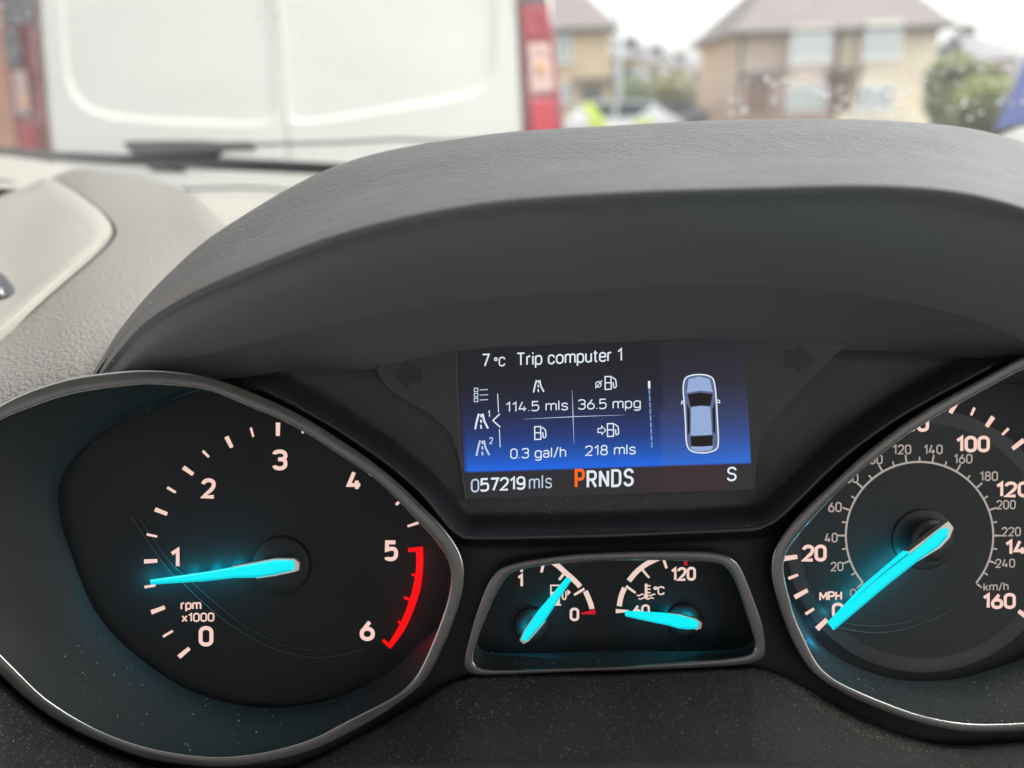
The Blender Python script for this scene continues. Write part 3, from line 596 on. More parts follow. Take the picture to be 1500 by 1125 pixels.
# ------------------------------------------------------------------ trip computer display
scr = thing('trip_computer_display', 'colour screen showing Trip computer 1 above the small gauges', 'display', P(885, 720, .262))
lensp = [(552, 545), (566, 566), (590, 584), (630, 606), (657, 631), (668, 655), (676, 690), (681.5, 731), (900, 724), (1106, 716), (1107, 690), (1112, 655), (1128, 624), (1165, 580), (1210, 532), (1240, 505), (1230, 488), (1060, 482), (870, 488), (690, 497), (560, 518)]
mesh_obj('display_surround', [P(x, y, .2612) for x, y in lensp], [tuple(range(len(lensp)))], mat('display_lens', (.024, .0245, .025), .38, spec=.5, mottle=(30, .05)), scr)
def Z(x, y): return (650 + x / 3.1915, 480 + y / 3.1915)
TL, TR_, BR, BL = Z(62, 100), Z(1405, 45), Z(1443, 757), Z(102, 797)
nx, ny = 60, 60; V = []; colr = []
def lerp3(a, b, t): return tuple(p + (q - p) * t for p, q in zip(a, b))
def grad(t, stops):
    for (t0, c0), (t1, c1) in zip(stops, stops[1:]):
        if t <= t1: return lerp3(c0, c1, max(0, (t - t0) / (t1 - t0)))
    return stops[-1][1]
for j in range(ny + 1):
    v = j / ny
    for i in range(nx + 1):
        u = i / nx
        a = lerp3(TL, TR_, u); b = lerp3(BL, BR, u); x, y = lerp3(a, b, v)
        V.append(P(x, y, .26105)); zx = (x - 650) * 3.1915; zy = (y - 480) * 3.1915 + zx * .036
        if v >= .817:
            c = (30 + 20 * ss((u - .55) / .2) * (1 - ss((u - .88) / .06)), 26, 31)
        else:
            c = grad(zy, [(100, (33, 31, 38)), (300, (30, 30, 42)), (430, (30, 38, 78)), (520, (22, 50, 118)), (600, (8, 76, 170)), (672, (0, 100, 232))])
            if zx > 1020: c = lerp3(c, grad(zy, [(100, (40, 38, 44)), (300, (42, 42, 58)), (430, (50, 58, 98)), (560, (46, 76, 150)), (672, (36, 104, 210))]), .85)
        if u < .012: c = lerp3(c, (28, 26, 30), .6)
        colr.append((lin(c[0]), lin(c[1]), lin(c[2]), 1))
Fc = [(j * (nx + 1) + i, j * (nx + 1) + i + 1, (j + 1) * (nx + 1) + i + 1, (j + 1) * (nx + 1) + i) for j in range(ny) for i in range(nx)]
m = bpy.data.materials.new('lit_screen'); m.use_nodes = True; b = m.node_tree.nodes['Principled BSDF']; at = m.node_tree.nodes.new('ShaderNodeAttribute'); at.attribute_name = 'Col'
m.node_tree.links.new(at.outputs['Color'], b.inputs['Emission Color']); b.inputs['Emission Strength'].default_value = .93 / 2 ** EXPO; b.inputs['Base Color'].default_value = (.004, .004, .004, 1); b.inputs['Roughness'].default_value = .25; b.inputs['Specular IOR Level'].default_value = .25
screen = mesh_obj('screen', V, Fc, m, scr)
ca = screen.data.color_attributes.new('Col', 'FLOAT_COLOR', 'POINT')
for i, c in enumerate(colr): ca.data[i].color = c
DS = .2609
def T(s, x0, x1, y0, y1, cap, wt, m, nm='lettering', gap=.24):
    a = Z(x0, y0); b_ = Z(x1, y1); return text(Ink(DS), s, a[0], a[1], b_[0], b_[1], cap / 3.1915, wt, gap).build(nm, m, screen)
T('7', 178, 215, 183, 182, 61, .12, m_white); T('°', 235, 252, 190, 190, 52, .1, m_white); T('C', 257, 287, 182, 180, 45, .13, m_white)
T('Trip computer 1', 340, 836, 179, 156, 62, .115, m_white, gap=.2)
T('114.5 mls', 290, 581, 395, 386, 48, .11, m_white, gap=.2); T('36.5 mpg', 628, 921, 384, 376, 49, .11, m_white, gap=.2)
T('0.3 gal/h', 311, 572, 614, 605, 49, .11, m_white, gap=.2); T('218 mls', 661, 898, 600, 592, 49, .11, m_white, gap=.2)
T('0', 127, 166, 771, 769, 64, .12, m_pale); T('57219', 170, 382, 768, 757, 64, .15, m_white, gap=.2); T('mls', 398, 506, 756, 750, 66, .1, m_pale, gap=.26)
T('P', 612, 660, 752, 750, 92, .15, m_orange); T('RNDS', 668, 888, 752, 741, 84, .14, m_white, gap=.3); T('S', 1324, 1369, 719, 717, 68, .13, m_white)
def zi(): return Ink(DS)
def zl(ik, pts, wz, closed=False): return ik.line([Z(*p) for p in pts], wz / 3.1915, closed)
ik = zi()
for yy in (291, 315, 338):
    zl(ik, [(143, yy - 8), (159, yy - 8), (159, yy + 8), (143, yy + 8)], 4.5, True); zl(ik, [(168, yy), (207, yy - 2)], 4)
ik.build('list_symbol', m_pale, screen)
def road(x, y, s, m, sup=None):
    ik = zi()
    zl(ik, [(x - 20 * s, y + 30 * s), (x - 14 * s, y), (x - 6 * s, y - 28 * s)], 7 * s)
    zl(ik, [(x + 8 * s, y - 28 * s), (x + 14 * s, y), (x + 28 * s, y + 27 * s)], 7 * s)
    for a, b_ in ((-26, -14), (-6, 6), (14, 28)): zl(ik, [(x + 1 * s, y + a * s), (x + 3 * s, y + b_ * s)], 6 * s)
    ik.build('road_symbol', m, screen)
    if sup: T(sup, x + 27 * s, x + (36 if sup == '1' else 42) * s, y - 14 * s, y - 15 * s, 26 * s, .15, m)
road(440, 273, 1, m_white); road(172, 437, 1.25, m_white, '1'); road(178, 562, 1.25, m_pale, '2')
def pump(x, y, m, s=1):
    ik = zi()
    zl(ik, [(x, y), (x + 28 * s, y - 1), (x + 29 * s, y + 58 * s), (x + 1, y + 60 * s)], 5.5, True); zl(ik, [(x, y + 29 * s), (x + 28 * s, y + 28 * s)], 5.5)
    ik.line(fillet([(*Z(x + 34 * s, y + 2),), (*Z(x + 50 * s, y + 14 * s), 1.2), (*Z(x + 54 * s, y + 48 * s), 2.5), (*Z(x + 40 * s, y + 54 * s), 2.5), (*Z(x + 38 * s, y + 26 * s),)], False), 5.5 / 3.1915)
    ik.build('pump_symbol', m, screen)
pump(425, 463, m_white); pump(754, 229, m_white); pump(765, 449, m_white)
ik = zi(); zl(ik, [(723 + 13 * math.cos(a), 265 + 13 * math.sin(a)) for a in [k * math.pi / 10 for k in range(20)]], 4.5, True); zl(ik, [(708, 283), (740, 247)], 4.5); ik.build('average_symbol', m_white, screen)
ik = zi(); zl(ik, [(721, 472), (738, 471), (738, 459), (757, 480), (739, 499), (739, 489), (721, 490)], 4.5, True); ik.build('arrow_symbol', m_white, screen)
ik = zi(); zl(ik, [(262, 403), (230, 434), (264, 465)], 6); zl(ik, [(252, 308), (256, 396)], 3.6); zl(ik, [(260, 474), (264, 560)], 3.6); ik.build('menu_pointer', m_white, screen)
ik = zi(); ik.add(*ribbon([Z(600, 292), Z(604, 400), Z(609, 545)], [.3, 1.25, .3])); ik.add(*ribbon([Z(370, 428), Z(605, 416), Z(845, 408)], [.25, 1.2, .25])); ik.build('divider', m_pale, screen)
m_sb = mat('screen_slider_blue', emit=(120, 150, 200), gain=1)
ik = zi()
for k in range(9): zl(ik, [(961 + k * 1.4, 286 + k * 31), (962 + k * 1.4, 312 + k * 31)], 7)
ik.build('scroll_bar', m_sb, screen); ik = zi(); zl(ik, [(960, 249), (961, 284)], 11); ik.build('scroll_marker', m_white, screen)
m_car = mat('screen_car_blue', emit=(150, 172, 214), gain=1); m_cardk = mat('screen_car_glass', emit=(30, 26, 30), gain=1); m_carsh = mat('screen_car_shade', emit=(92, 104, 140), gain=1)
body = cr([Z(*p) for p in [(1135, 232), (1195, 219), (1252, 232), (1268, 275), (1275, 350), (1280, 440), (1284, 530), (1276, 566), (1240, 582), (1210, 585), (1170, 581), (1146, 566), (1134, 530), (1130, 440), (1124, 350), (1120, 275)]], 5, True)
icon = Ink(DS).poly(body).build('car_symbol', m_carsh, screen)
ik = Ink(DS - .00006); ik.line(body, 1.9, True); zl(ik, [(1124, 340), (1112, 345), (1112, 356), (1124, 352)], 4); zl(ik, [(1278, 337), (1290, 341), (1290, 352), (1278, 348)], 4); ik.build('car_symbol', m_white, screen)
ik = Ink(DS - .00006); ik.poly([Z(*p) for p in [(1145, 240), (1195, 228), (1243, 240), (1258, 300), (1200, 294), (1136, 304)]]); ik.poly([Z(*p) for p in [(1156, 372), (1200, 366), (1246, 370), (1250, 430), (1254, 500), (1204, 503), (1154, 504), (1156, 440)]]); ik.poly([Z(*p) for p in [(1152, 556), (1204, 556), (1262, 552), (1250, 572), (1205, 578), (1165, 574)]]); ik.build('car_symbol', m_car, screen)
ik = Ink(DS - .00009); ik.poly([Z(*p) for p in [(1140, 312), (1200, 303), (1257, 310), (1246, 366), (1200, 363), (1154, 369)]]); ik.poly([Z(*p) for p in [(1154, 508), (1205, 506), (1258, 503), (1256, 552), (1205, 556), (1157, 553)]]); ik.poly([Z(*p) for p in [(1137, 350), (1150, 385), (1150, 490), (1140, 500)]]); ik.poly([Z(*p) for p in [(1268, 347), (1256, 382), (1259, 486), (1270, 497)]]); ik.build('car_symbol', m_cardk, screen)
m_arrow = mat('unlit_arrow', (.017, .017, .018), .38, spec=.4)
Ink(.2610).poly([(575, 547), (598, 526), (598.5, 537), (618, 538), (616.5, 560), (601, 560), (599.5, 571)]).build('indicator_arrow', m_arrow, scr)
Ink(.2610).poly([(1193, 526), (1168, 547), (1167, 538.5), (1149, 539), (1149, 512), (1167, 512), (1167, 504)]).build('indicator_arrow', m_arrow, scr)
wire('bezel_line', [(668.5, 512), (669.5, 560), (672, 640), (678, 695), (682, 730)], .00012, .2609, mat('edge_grey', (.12, .12, .12), .4), scr)

# ------------------------------------------------------------------ dust
lowT = bvh([lower]); wellT = bvh([tR[5], sR[5], pR[5]]); fasT = bvh([fascia]); padhT = bvh([hood, hood2, pad])
def dust(name, jobs, m, hair=0):
    V, Fc = [], []
    for tree, poly, count, s0, s1 in jobs:
        xs = [p[0] for p in poly]; ys = [p[1] for p in poly]; k = tries = 0
        while k < count and tries < count * 12:
            tries += 1
            x = random.uniform(min(xs), max(xs)); y = random.uniform(min(ys), max(ys))
            if not inside(x, y, poly): continue
            p, n = hit(tree, x, y)
            if p is None: continue
            s = random.uniform(s0, s1) * random.choice((.5, .6, .8, 1, 1.3)); k += 1
            a = n.orthogonal().normalized(); a = Matrix.Rotation(random.uniform(0, 6.28), 3, n) @ a; b_ = n.cross(a)
            L_ = s * random.choice((1, 1, 1.3, 2.4)); i = len(V)
            V += [p + a * L_, p + b_ * s * .6, p - a * L_, p - b_ * s * .6, p + n * s * .8]
            Fc += [(i, i + 1, i + 4), (i + 1, i + 2, i + 4), (i + 2, i + 3, i + 4), (i + 3, i, i + 4)]
    o = mesh_obj(name, V, Fc, m); o['kind'] = 'stuff'; return o
m_dust2 = mat('fine_grey_dust', (.22, .205, .18), .9)
rLow = [(0, 998), (160, 1101), (300, 1134), (462, 1110), (650, 1005), (720, 988), (1110, 978), (1180, 1006), (1340, 1082), (1500, 1088), (1500, 1135), (0, 1135)]
rEdge = [(1130, 985), (1180, 1004), (1280, 1058), (1340, 1080), (1400, 1090), (1400, 1105), (1330, 1100), (1250, 1072), (1180, 1030)]
rT = [(60, 960), (150, 930), (253, 1005), (400, 1042), (550, 1002), (600, 985), (590, 1010), (460, 1078), (300, 1105), (160, 1070)]
rS = [(1160, 900), (1206, 955), (1300, 997), (1400, 998), (1500, 968), (1500, 1058), (1400, 1056), (1250, 1008), (1190, 960)]
rSh = [(680, 730), (1105, 716), (1110, 772), (690, 783)]
rP = [(698, 955), (1100, 952), (1095, 962), (900, 977), (700, 977)]
dust('dust', [(lowT, rLow, 6500, .00006, .00016), (lowT, rEdge, 1600, .00006, .00015), (wellT, rT, 500, .00006, .00012), (wellT, rS, 1100, .00006, .00014), (fasT, rSh, 2600, .00005, .0001), (wellT, rP, 260, .00006, .00016), (fasT, [(0, 560), (1500, 500), (1500, 1100), (0, 1100)], 350, .00005, .0001)], m_dust2)
dust('dust_flecks', [(lowT, rLow, 90, .00006, .00016), (wellT, rT, 60, .00012, .0003), (wellT, rS, 70, .0001, .0002), (fasT, rSh, 50, .0001, .00018), (wellT, rP, 30, .0001, .0002), (padhT, [(150, 470), (260, 430), (200, 540), (100, 540)], 25, .0001, .0003)], m_dust)
V, Fc = [], []
def hair(tree, pts):
    pp = [hit(tree, x, y, .0004)[0] for x, y in cr(pts, 5)]; pp = [p for p in pp if p]
    if len(pp) < 3: return
    lp = []
    for i, p in enumerate(pp):
        tg = (pp[min(i + 1, len(pp) - 1)] - pp[max(i - 1, 0)]).normalized(); a = tg.cross(fwd).normalized(); b_ = tg.cross(a)
        lp.append([p + (a * math.cos(k * 2.094) + b_ * math.sin(k * 2.094)) * .00003 for k in range(3)])
    v, f = loft(lp); o = len(V); V.extend(v); Fc.extend([tuple(o + i for i in q) for q in f])
for _ in range(150):
    x = random.uniform(0, 1500)
    yb = [b_ for b_ in Bd if b_[0] <= x][-1]; y = max(yb[1], 985) + random.random() ** 1.5 * 110 + 6
    if y > 1130: continue
    a = random.uniform(0, 6.28); l = random.uniform(3, 10)
    hair(lowT, [(x, y), (x + l * .5 * math.cos(a) + random.uniform(-2, 2), y + l * .5 * math.sin(a)), (x + l * math.cos(a), y + l * math.sin(a) + random.uniform(-2, 2))])
o = mesh_obj('lint', V, Fc, m_dust2); o['kind'] = 'stuff'

# ------------------------------------------------------------------ windscreen, cabin shell, wipers
def shield(x, t):                             # t 0 at the base, 1 at the roof
    q = (x + .3) / .95
    return Vector((x, (1.12 - .16 * q * q) * (1 - t) + (.13 - .04 * q * q) * t, 1.262 + (1.80 - 1.262) * t - .02 * math.sin(math.pi * t) * 0))
nxs, nts = 40, 16; V = [shield(-1.15 + 1.85 * i / nxs, j / nts) for j in range(nts + 1) for i in range(nxs + 1)]
Fc = [(j * (nxs + 1) + i, j * (nxs + 1) + i + 1, (j + 1) * (nxs + 1) + i + 1, (j + 1) * (nxs + 1) + i) for j in range(nts) for i in range(nxs)]
m = bpy.data.materials.new('dirty_windscreen_glass'); m.use_nodes = True; n = m.node_tree.nodes; l = m.node_tree.links; n.clear()
ou = n.new('ShaderNodeOutputMaterial'); tr = n.new('ShaderNodeBsdfTransparent'); tr.inputs[0].default_value = (.93, .95, .93, 1)
df = n.new('ShaderNodeBsdfTranslucent'); df.inputs[0].default_value = (.85, .85, .82, 1); gl = n.new('ShaderNodeBsdfGlossy'); gl.inputs['Roughness'].default_value = .02
no = n.new('ShaderNodeTexNoise'); no.inputs['Scale'].default_value = 7; no.inputs['Detail'].default_value = 8; tc = n.new('ShaderNodeTexCoord'); l.new(tc.outputs['Object'], no.inputs['Vector'])
mr = n.new('ShaderNodeMapRange'); mr.inputs[1].default_value = .3; mr.inputs[2].default_value = .75; mr.inputs[3].default_value = .03; mr.inputs[4].default_value = .065; l.new(no.outputs[0], mr.inputs[0])
m1 = n.new('ShaderNodeMixShader'); l.new(mr.outputs[0], m1.inputs[0]); l.new(tr.outputs[0], m1.inputs[1]); l.new(df.outputs[0], m1.inputs[2])
m2 = n.new('ShaderNodeMixShader'); fr = n.new('ShaderNodeFresnel'); fr.inputs[0].default_value = 1.2; l.new(fr.outputs[0], m2.inputs[0]); l.new(m1.outputs[0], m2.inputs[1]); l.new(gl.outputs[0], m2.inputs[2]); l.new(m2.outputs[0], ou.inputs[0])
ws = mesh_obj('windscreen', V, Fc, m, None, True); tag(ws, 'dirty rain-spotted windscreen glass beyond the dashboard', 'windscreen')
wsT = bvh([ws])
m_water = mat('water', (1, 1, 1), .04, trans=1, ior=1.16)
V, Fc = [], []
def drop(x, y, s):
    p, nn = hit(wsT, x, y, -.0004)
    if p is None: return
    a = nn.orthogonal().normalized(); a = Matrix.Rotation(random.uniform(0, 6.28), 3, nn) @ a; b_ = nn.cross(a); e = random.uniform(.6, 1.5); i = len(V); N8 = 10
    wob = [random.uniform(.75, 1.2) for _ in range(N8)]
    for f, h in ((1, 0), (.8, .22), (.45, .4)):
        for k in range(N8):
            t = 2 * math.pi * k / N8; V.append(p - nn * h * s + (a * math.cos(t) * e + b_ * math.sin(t)) * s * f * wob[k])
    V.append(p - nn * .46 * s)
    for r_ in range(2):
        for k in range(N8):
            q = (k + 1) % N8; Fc.append((i + r_ * N8 + k, i + r_ * N8 + q, i + (r_ + 1) * N8 + q, i + (r_ + 1) * N8 + k))
    for k in range(N8): Fc.append((i + 2 * N8 + k, i + 2 * N8 + (k + 1) % N8, i + 3 * N8))
    Fc.append(tuple(i + k for k in range(N8))[::-1])
for _ in range(110):
    x = random.gauss(1250, 110); drop(x, random.gauss(140 + (x - 1230) * .05, 22), random.uniform(.0008, .0035))
def squiggle(x, y):
    a = random.uniform(0, 6.28); pts = [(x, y)]
    for _ in range(random.randint(3, 6)):
        a += random.gauss(0, 1.0); pts.append((pts[-1][0] + 5 * math.cos(a), pts[-1][1] + 3.2 * math.sin(a)))
    pp = []
    for q in cr(pts, 3):
        h_, nn = hit(wsT, *q, -.0002)
        if h_ is None: return
        pp.append(h_)
    r_ = random.uniform(.0002, .0005); lp = []
    for i, p in enumerate(pp):
        tg = (pp[min(i + 1, len(pp) - 1)] - pp[max(i - 1, 0)]).normalized(); a_ = tg.cross(nn).normalized(); f = r_ * math.sin(math.pi * (i + .5) / len(pp)) ** .5
        lp.append([p + a_ * f * math.cos(k * 1.047) - nn * f * .6 * math.sin(k * 1.047) for k in range(6)])
    v, f_ = loft(lp); o_ = len(V); V.extend(v); Fc.extend([tuple(o_ + i for i in q) for q in f_])
for _ in range(95): squiggle(random.uniform(1120, 1420), random.gauss(138, 24))
for _ in range(14): squiggle(random.uniform(1360, 1495), random.gauss(80, 30))
for _ in range(45): drop(random.gauss(30, 30), random.gauss(30, 35), random.uniform(.0006, .0014))
for _ in range(16): drop(random.uniform(1370, 1500), random.gauss(90, 40), random.uniform(.0008, .003))
for _ in range(60): drop(random.uniform(0, 1500), random.uniform(0, 200), random.uniform(.0005, .0013))
o = mesh_obj('water_drops', V, Fc, m_water, None, True); o['kind'] = 'stuff'
m_rub = mat('wiper_black', (.03, .032, .035), .35, spec=.5)
def wd(x, y): h_, _ = hit(wsT, x, y); return (h_ - CAM).dot(fwd)
d1 = wd(250, 232) + .03; d2 = wd(300, 215) + .012
wA = thing('windscreen_wiper', 'thick black wiper arm lying along the foot of the windscreen', 'wiper', P(200, 245, d1))
prism('arm', [(-90, 211), (0, 215), (67, 221), (187, 226), (317, 229), (493, 239), (560, 246), (560, 256), (467, 252), (267, 243), (133, 237), (83, 232), (0, 226), (-90, 221)], d1, .014, m_rub, wA)
prism('arm_highlight', [(-90, 214), (67, 225), (187, 229.5), (317, 233), (493, 242.5), (493, 244.5), (317, 235), (187, 232), (67, 228), (-90, 217)], d1 - .004, .004, mat('wiper_highlight_grey', (.09, .095, .1), .4), wA)  # paler strip that paints the highlight along the arm
prism('arm_clip', [(213, 240), (264, 241), (264, 248.5), (216, 246.5)], d1 - .003, .018, m_rub, wA)
wB = thing('windscreen_wiper', 'black wiper blade with thin rubber strip resting above the thick arm', 'wiper', P(300, 225, d2))
prism('blade_holder', cr([(181, 212), (187, 207.5), (230, 206.5), (300, 206.5), (322, 209), (320, 219), (311, 228), (296, 231), (205, 231), (190, 221)], 3, True), d2, .014, m_rub, wB)
prism('spoiler', [(318, 208), (366, 207), (372, 210), (371, 217), (318, 219)], d2 + .002, .01, m_rub, wB)
prism('rubber_strip', [(370, 209), (500, 206.5), (590, 201.5), (640, 204.5), (760, 200), (760, 203), (640, 208), (590, 205), (500, 210), (370, 213)], d2 + .004, .004, m_rub, wB)
cab = []
m_trim = mat('cabin_lining', (.55, .54, .50), .8)
def sbox(name, x0, x1, y0, y1, z0, z1, m, parent=None, kind='structure'):
    V = [Vector((x, y, z)) for x in (x0, x1) for y in (y0, y1) for z in (z0, z1)]
    Fc = [(0, 1, 3, 2), (4, 6, 7, 5), (0, 4, 5, 1), (2, 3, 7, 6), (0, 2, 6, 4), (1, 5, 7, 3)]
    o = mesh_obj(name, V, Fc, m, parent)
    if kind: o['kind'] = kind
    return o
sbox('car_roof', -1.2, .75, -1.6, .12, 1.80, 1.86, m_trim)
sbox('car_rear_wall', -1.2, .75, -1.66, -1.6, .5, 1.12, m_trim)
sbox('car_floor', -1.2, .75, -1.6, .9, .3, .36, m_trim)
sbox('car_side_wall', -1.26, -1.2, -1.6, 1.0, .3, 1.12, m_trim); sbox('car_side_wall', .75, .81, -1.6, .95, .3, 1.12, m_trim)
sbox('car_pillar', -1.26, -1.2, -.5, -.38, 1.2, 1.86, m_trim); sbox('car_pillar', .75, .81, -.5, -.38, 1.2, 1.86, m_trim)
for i, (x, k) in enumerate(((-1.2, 0), (.7, 1))):
    a, b_ = shield(x, 0), shield(x, 1); w_ = Vector((.06, 0, 0)); h_ = Vector((0, .02, .03))
    V = [a - w_, a + w_, b_ + w_, b_ - w_, a - w_ - h_, a + w_ - h_, b_ + w_ - h_, b_ - w_ - h_]
    o = mesh_obj('windscreen_pillar', V, [(0, 1, 2, 3), (7, 6, 5, 4), (0, 4, 5, 1), (1, 5, 6, 2), (2, 6, 7, 3), (3, 7, 4, 0)], m_trim); o['kind'] = 'structure'
# black band and seal at the foot of the glass
wire('windscreen_seal', cr([(1380, 240), (1430, 210), (1470, 196), (1500, 189), (1560, 170)], 5), .006, .775, m_dark, dash)
wire('scuttle_edge', cr([(180, 268), (262, 276.5), (310, 276), (370, 275), (430, 280)], 5), .0016, .99, m_dark, dash)
wire('scuttle_edge', cr([(230, 285), (280, 292), (330, 294), (400, 293), (470, 293)], 5), .003, .93, mat('scuttle_grey', (.25, .235, .21), .5), dash)
# ------------------------------------------------------------------ street
m_road = mat('asphalt', (.055, .055, .055), .8, mottle=(.6, .2), bump=[('n', 60, .004)])
gnd = mesh_obj('road', [(-900, -200, 0), (900, -200, 0), (900, 1500, 0), (-900, 1500, 0)], [(0, 1, 2, 3)], m_road); gnd['kind'] = 'structure'
def wb(name, x0, x1, y0, y1, z0, z1, m, parent=None, **k): return sbox(name, x0, x1, y0, y1, z0, z1, m, parent, k.get('kind'))
m_pave = mat('paving', (.25, .245, .235), .8, mottle=(1, .12))
wb('pavement', -60, 90, 29.2, 32.2, -.1, .12, m_pave, kind='structure')
m_vw = mat('white_van_paint', (.77, .76, .70), .4, spec=.4, mottle=(3, .025))
m_tred = mat('tail_light_red', (.22, .006, .018), .25, spec=.6, coat=.5); m_tred2 = mat('tail_light_bright_red', (.45, .012, .03), .2, coat=.5)
m_tclr = mat('tail_light_clear', (.55, .37, .33), .15, coat=.6); m_tamb = mat('tail_light_amber', (.75, .36, .16), .25, coat=.4); m_tdark = mat('tail_light_cap', (.10, .10, .105), .35)
Yv = 2.75
xL = GY(-8, 100, Yv).x; xR = GY(822, 90, Yv).x; xm = GY(414, 150, Yv).x
van = thing('white_van', 'white panel van with twin windowless rear doors parked directly ahead', 'van', (xm, Yv + 2.2, 0))
def rear(x):
    u = (x - xm) / ((xR - xL) / 2); return Yv + .05 * u * u + .10 * max(0, abs(u) - .86) ** 2 * 30
# body: plan outline lofted up
pl = []
hw = (xR - xL) / 2
for k in range(41): 
    x = xL + (xR - xL) * k / 40; pl.append((x, rear(x) + .02))
pl += [(xR + .02, Yv + .5), (xR + .03, Yv + 3.4), (xR - .1, Yv + 4.4), (xR - .4, Yv + 4.9), (xL + .4, Yv + 4.9), (xL + .1, Yv + 4.4), (xL - .03, Yv + 3.4), (xL - .02, Yv + .5)]
lp = []
for z, f in ((.42, .985), (.6, 1), (1.3, 1), (1.75, .97), (1.9, .94), (1.98, .86), (2.0, .6), (2.0, .01)):
    lp.append([Vector((xm + (x - xm) * f, (Yv + 2.4) + (y - Yv - 2.4) * (f if z > 1.95 else 1), z)) for x, y in pl])
V, Fc = loft(lp); mesh_obj('body', V, Fc, m_vw, van, True)
def van_pt(x, y, lift=0):                     # point on the rear face seen at a photograph pixel
    p = GY(x, y, Yv); q = rear(p.x); p = CAM + ray(x, y) * ((q - lift) / ray(x, y).y); return p
def door(out, rec, label=None):
    n = 96; o_ = cr(out, 24 * 4 // len(out), True)[:n]
    C0 = (sum(p[0] for p in rec) / len(rec), sum(p[1] for p in rec) / len(rec))
    a, b_ = radial(out, C0, n, 0), radial(rec, C0, n, 1)
    V, Fc = [], []; lps = []
    seq = [(a, 0, -.02), (a, 0, .006), (a, -2, .0095), (a, -5, .0095), (b_, 9.5, .0095), (b_, 7, .0095), (b_, 5, .009), (b_, 2, .003), (b_, -1, -.0003), (b_, -4, -.001), (b_, -10, -.001), ([r_ * .6 for r_ in b_], 0, -.001), ([r_ * .02 for r_ in b_], 0, -.001)]
    for r_, off, l_ in seq: lps.append([van_pt(x, y, l_) for x, y in rpts(C0, r_, off)])
    V, Fc = loft(lps); Fc.append(tuple(range(len(V) - n, len(V)))); return mesh_obj('rear_door', V, Fc, m_vw, van, True)
def dens(pts, k=6):
    o_ = []
    for i in range(len(pts)):
        a, b_ = pts[i], pts[(i + 1) % len(pts)]
        for j in range(k): o_.append((a[0] + (b_[0] - a[0]) * j / k, a[1] + (b_[1] - a[1]) * j / k))
    return o_
door(dens([(55, -170), (386.5, -185), (412.3, 100), (425.5, 300), (92, 292), (74, 205), (62, 60)]), dens([(86, -120), (380, -140), (403, 181), (330, 179), (240, 175), (170, 169), (135, 160), (112, 141), (102, 115), (96, 60)], 5))
door(dens([(388, -185), (752, -205), (756, 0), (764, 190), (762, 275), (427.5, 300), (414.2, 100)]), dens([(400, -140), (716, -160), (723, 30), (722, 95), (716, 118), (695, 134), (650, 144), (580, 156), (500, 170), (426, 180)], 5))
def vprism(name, pts, l0, l1, m, parent):
    n = len(pts); V = [van_pt(x, y, l1) for x, y in pts] + [van_pt(x, y, l0) for x, y in pts]
    o = mesh_obj(name, V, [tuple(range(n)), tuple(range(2 * n - 1, n - 1, -1))] + [(i, n + i, n + (i + 1) % n, (i + 1) % n) for i in range(n)], m, parent)
    bv = o.modifiers.new('bevel', 'BEVEL'); bv.width = .006; bv.segments = 2; return o
for L_ in ([(-10, -60), (48, -60), (50, 0), (62, 110), (76, 238), (28, 240), (12, 120), (0, 20)], [(756, -80), (801, -80), (803, 0), (812, 60), (826, 190), (827, 225), (771, 228), (765, 100), (759, 0)]):
    lt = vprism('tail_light', L_, -.02, .018, m_tred, van)
    left = L_[0][0] < 0
    for nm, q, m, l_ in ([('cap', [(0, -58), (47, -58), (50, 36), (3, 38)], m_tdark, .022), ('clear_lens', [(17, 104), (38, 102), (46, 168), (24, 171)], m_tclr, .022), ('amber_bulb', [(28, 140), (38, 139), (41, 158), (31, 160)], m_tamb, .026), ('brake_lens', [(25, 183), (51, 181), (58, 236), (30, 238)], m_tred2, .022), ('side_reflector', [(2, 42), (28, 42), (32, 100), (12, 102)], m_tdark, .0195)] if left else
                         [('cap', [(757, -78), (800, -78), (802, 3), (759, 6)], m_tdark, .022), ('clear_lens', [(772, 64), (805, 63), (813, 134), (777, 138)], m_tclr, .022), ('amber_bulb', [(787, 90), (797, 90), (800, 106), (790, 107)], m_tamb, .026), ('brake_lens', [(777, 145), (812, 144), (820, 222), (782, 224)], m_tred2, .022), ('upper_lens', [(764, 12), (800, 10), (805, 56), (768, 58)], mat('tail_light_mid_red', (.32, .01, .028), .22, coat=.5), .021)]):
        vprism(nm, q, .005, l_, m, lt)
m_bump = mat('van_bumper_grey', (.5, .5, .46), .5)
wb('bumper', xL + .03, xR - .03, Yv - .12, Yv + .05, .42, .72, m_bump, van)
wb('number_plate', xm - .27, xm + .27, Yv - .155, Yv - .14 + .03, .78, .90, mat('plate_yellow', (.78, .62, .25), .5), van)
wb('door_handle', xm + .06, xm + .24, Yv - .05, Yv + .0, .76, .80, mat('handle_grey', (.2, .2, .2), .5), van)
def wheel_(x, y, par):
    lp = [[Vector((x + dx, y + r_ * math.cos(2 * math.pi * i / 28), .34 + r_ * math.sin(2 * math.pi * i / 28))) for i in range(28)] for dx, r_ in ((-.1, .2), (-.1, .31), (-.06, .34), (.06, .34), (.1, .31), (.1, .2), (.04, .01))]
    V, Fc = loft(lp); mesh_obj('wheel', V, Fc, mat('tyre_black', (.02, .02, .02), .7) if 'tyre_black' not in MATS else MATS['tyre_black'], par, True)
for x in (xL + .12, xR - .12):
    for y in (Yv + .9, Yv + 4.0): wheel_(x, y, van)

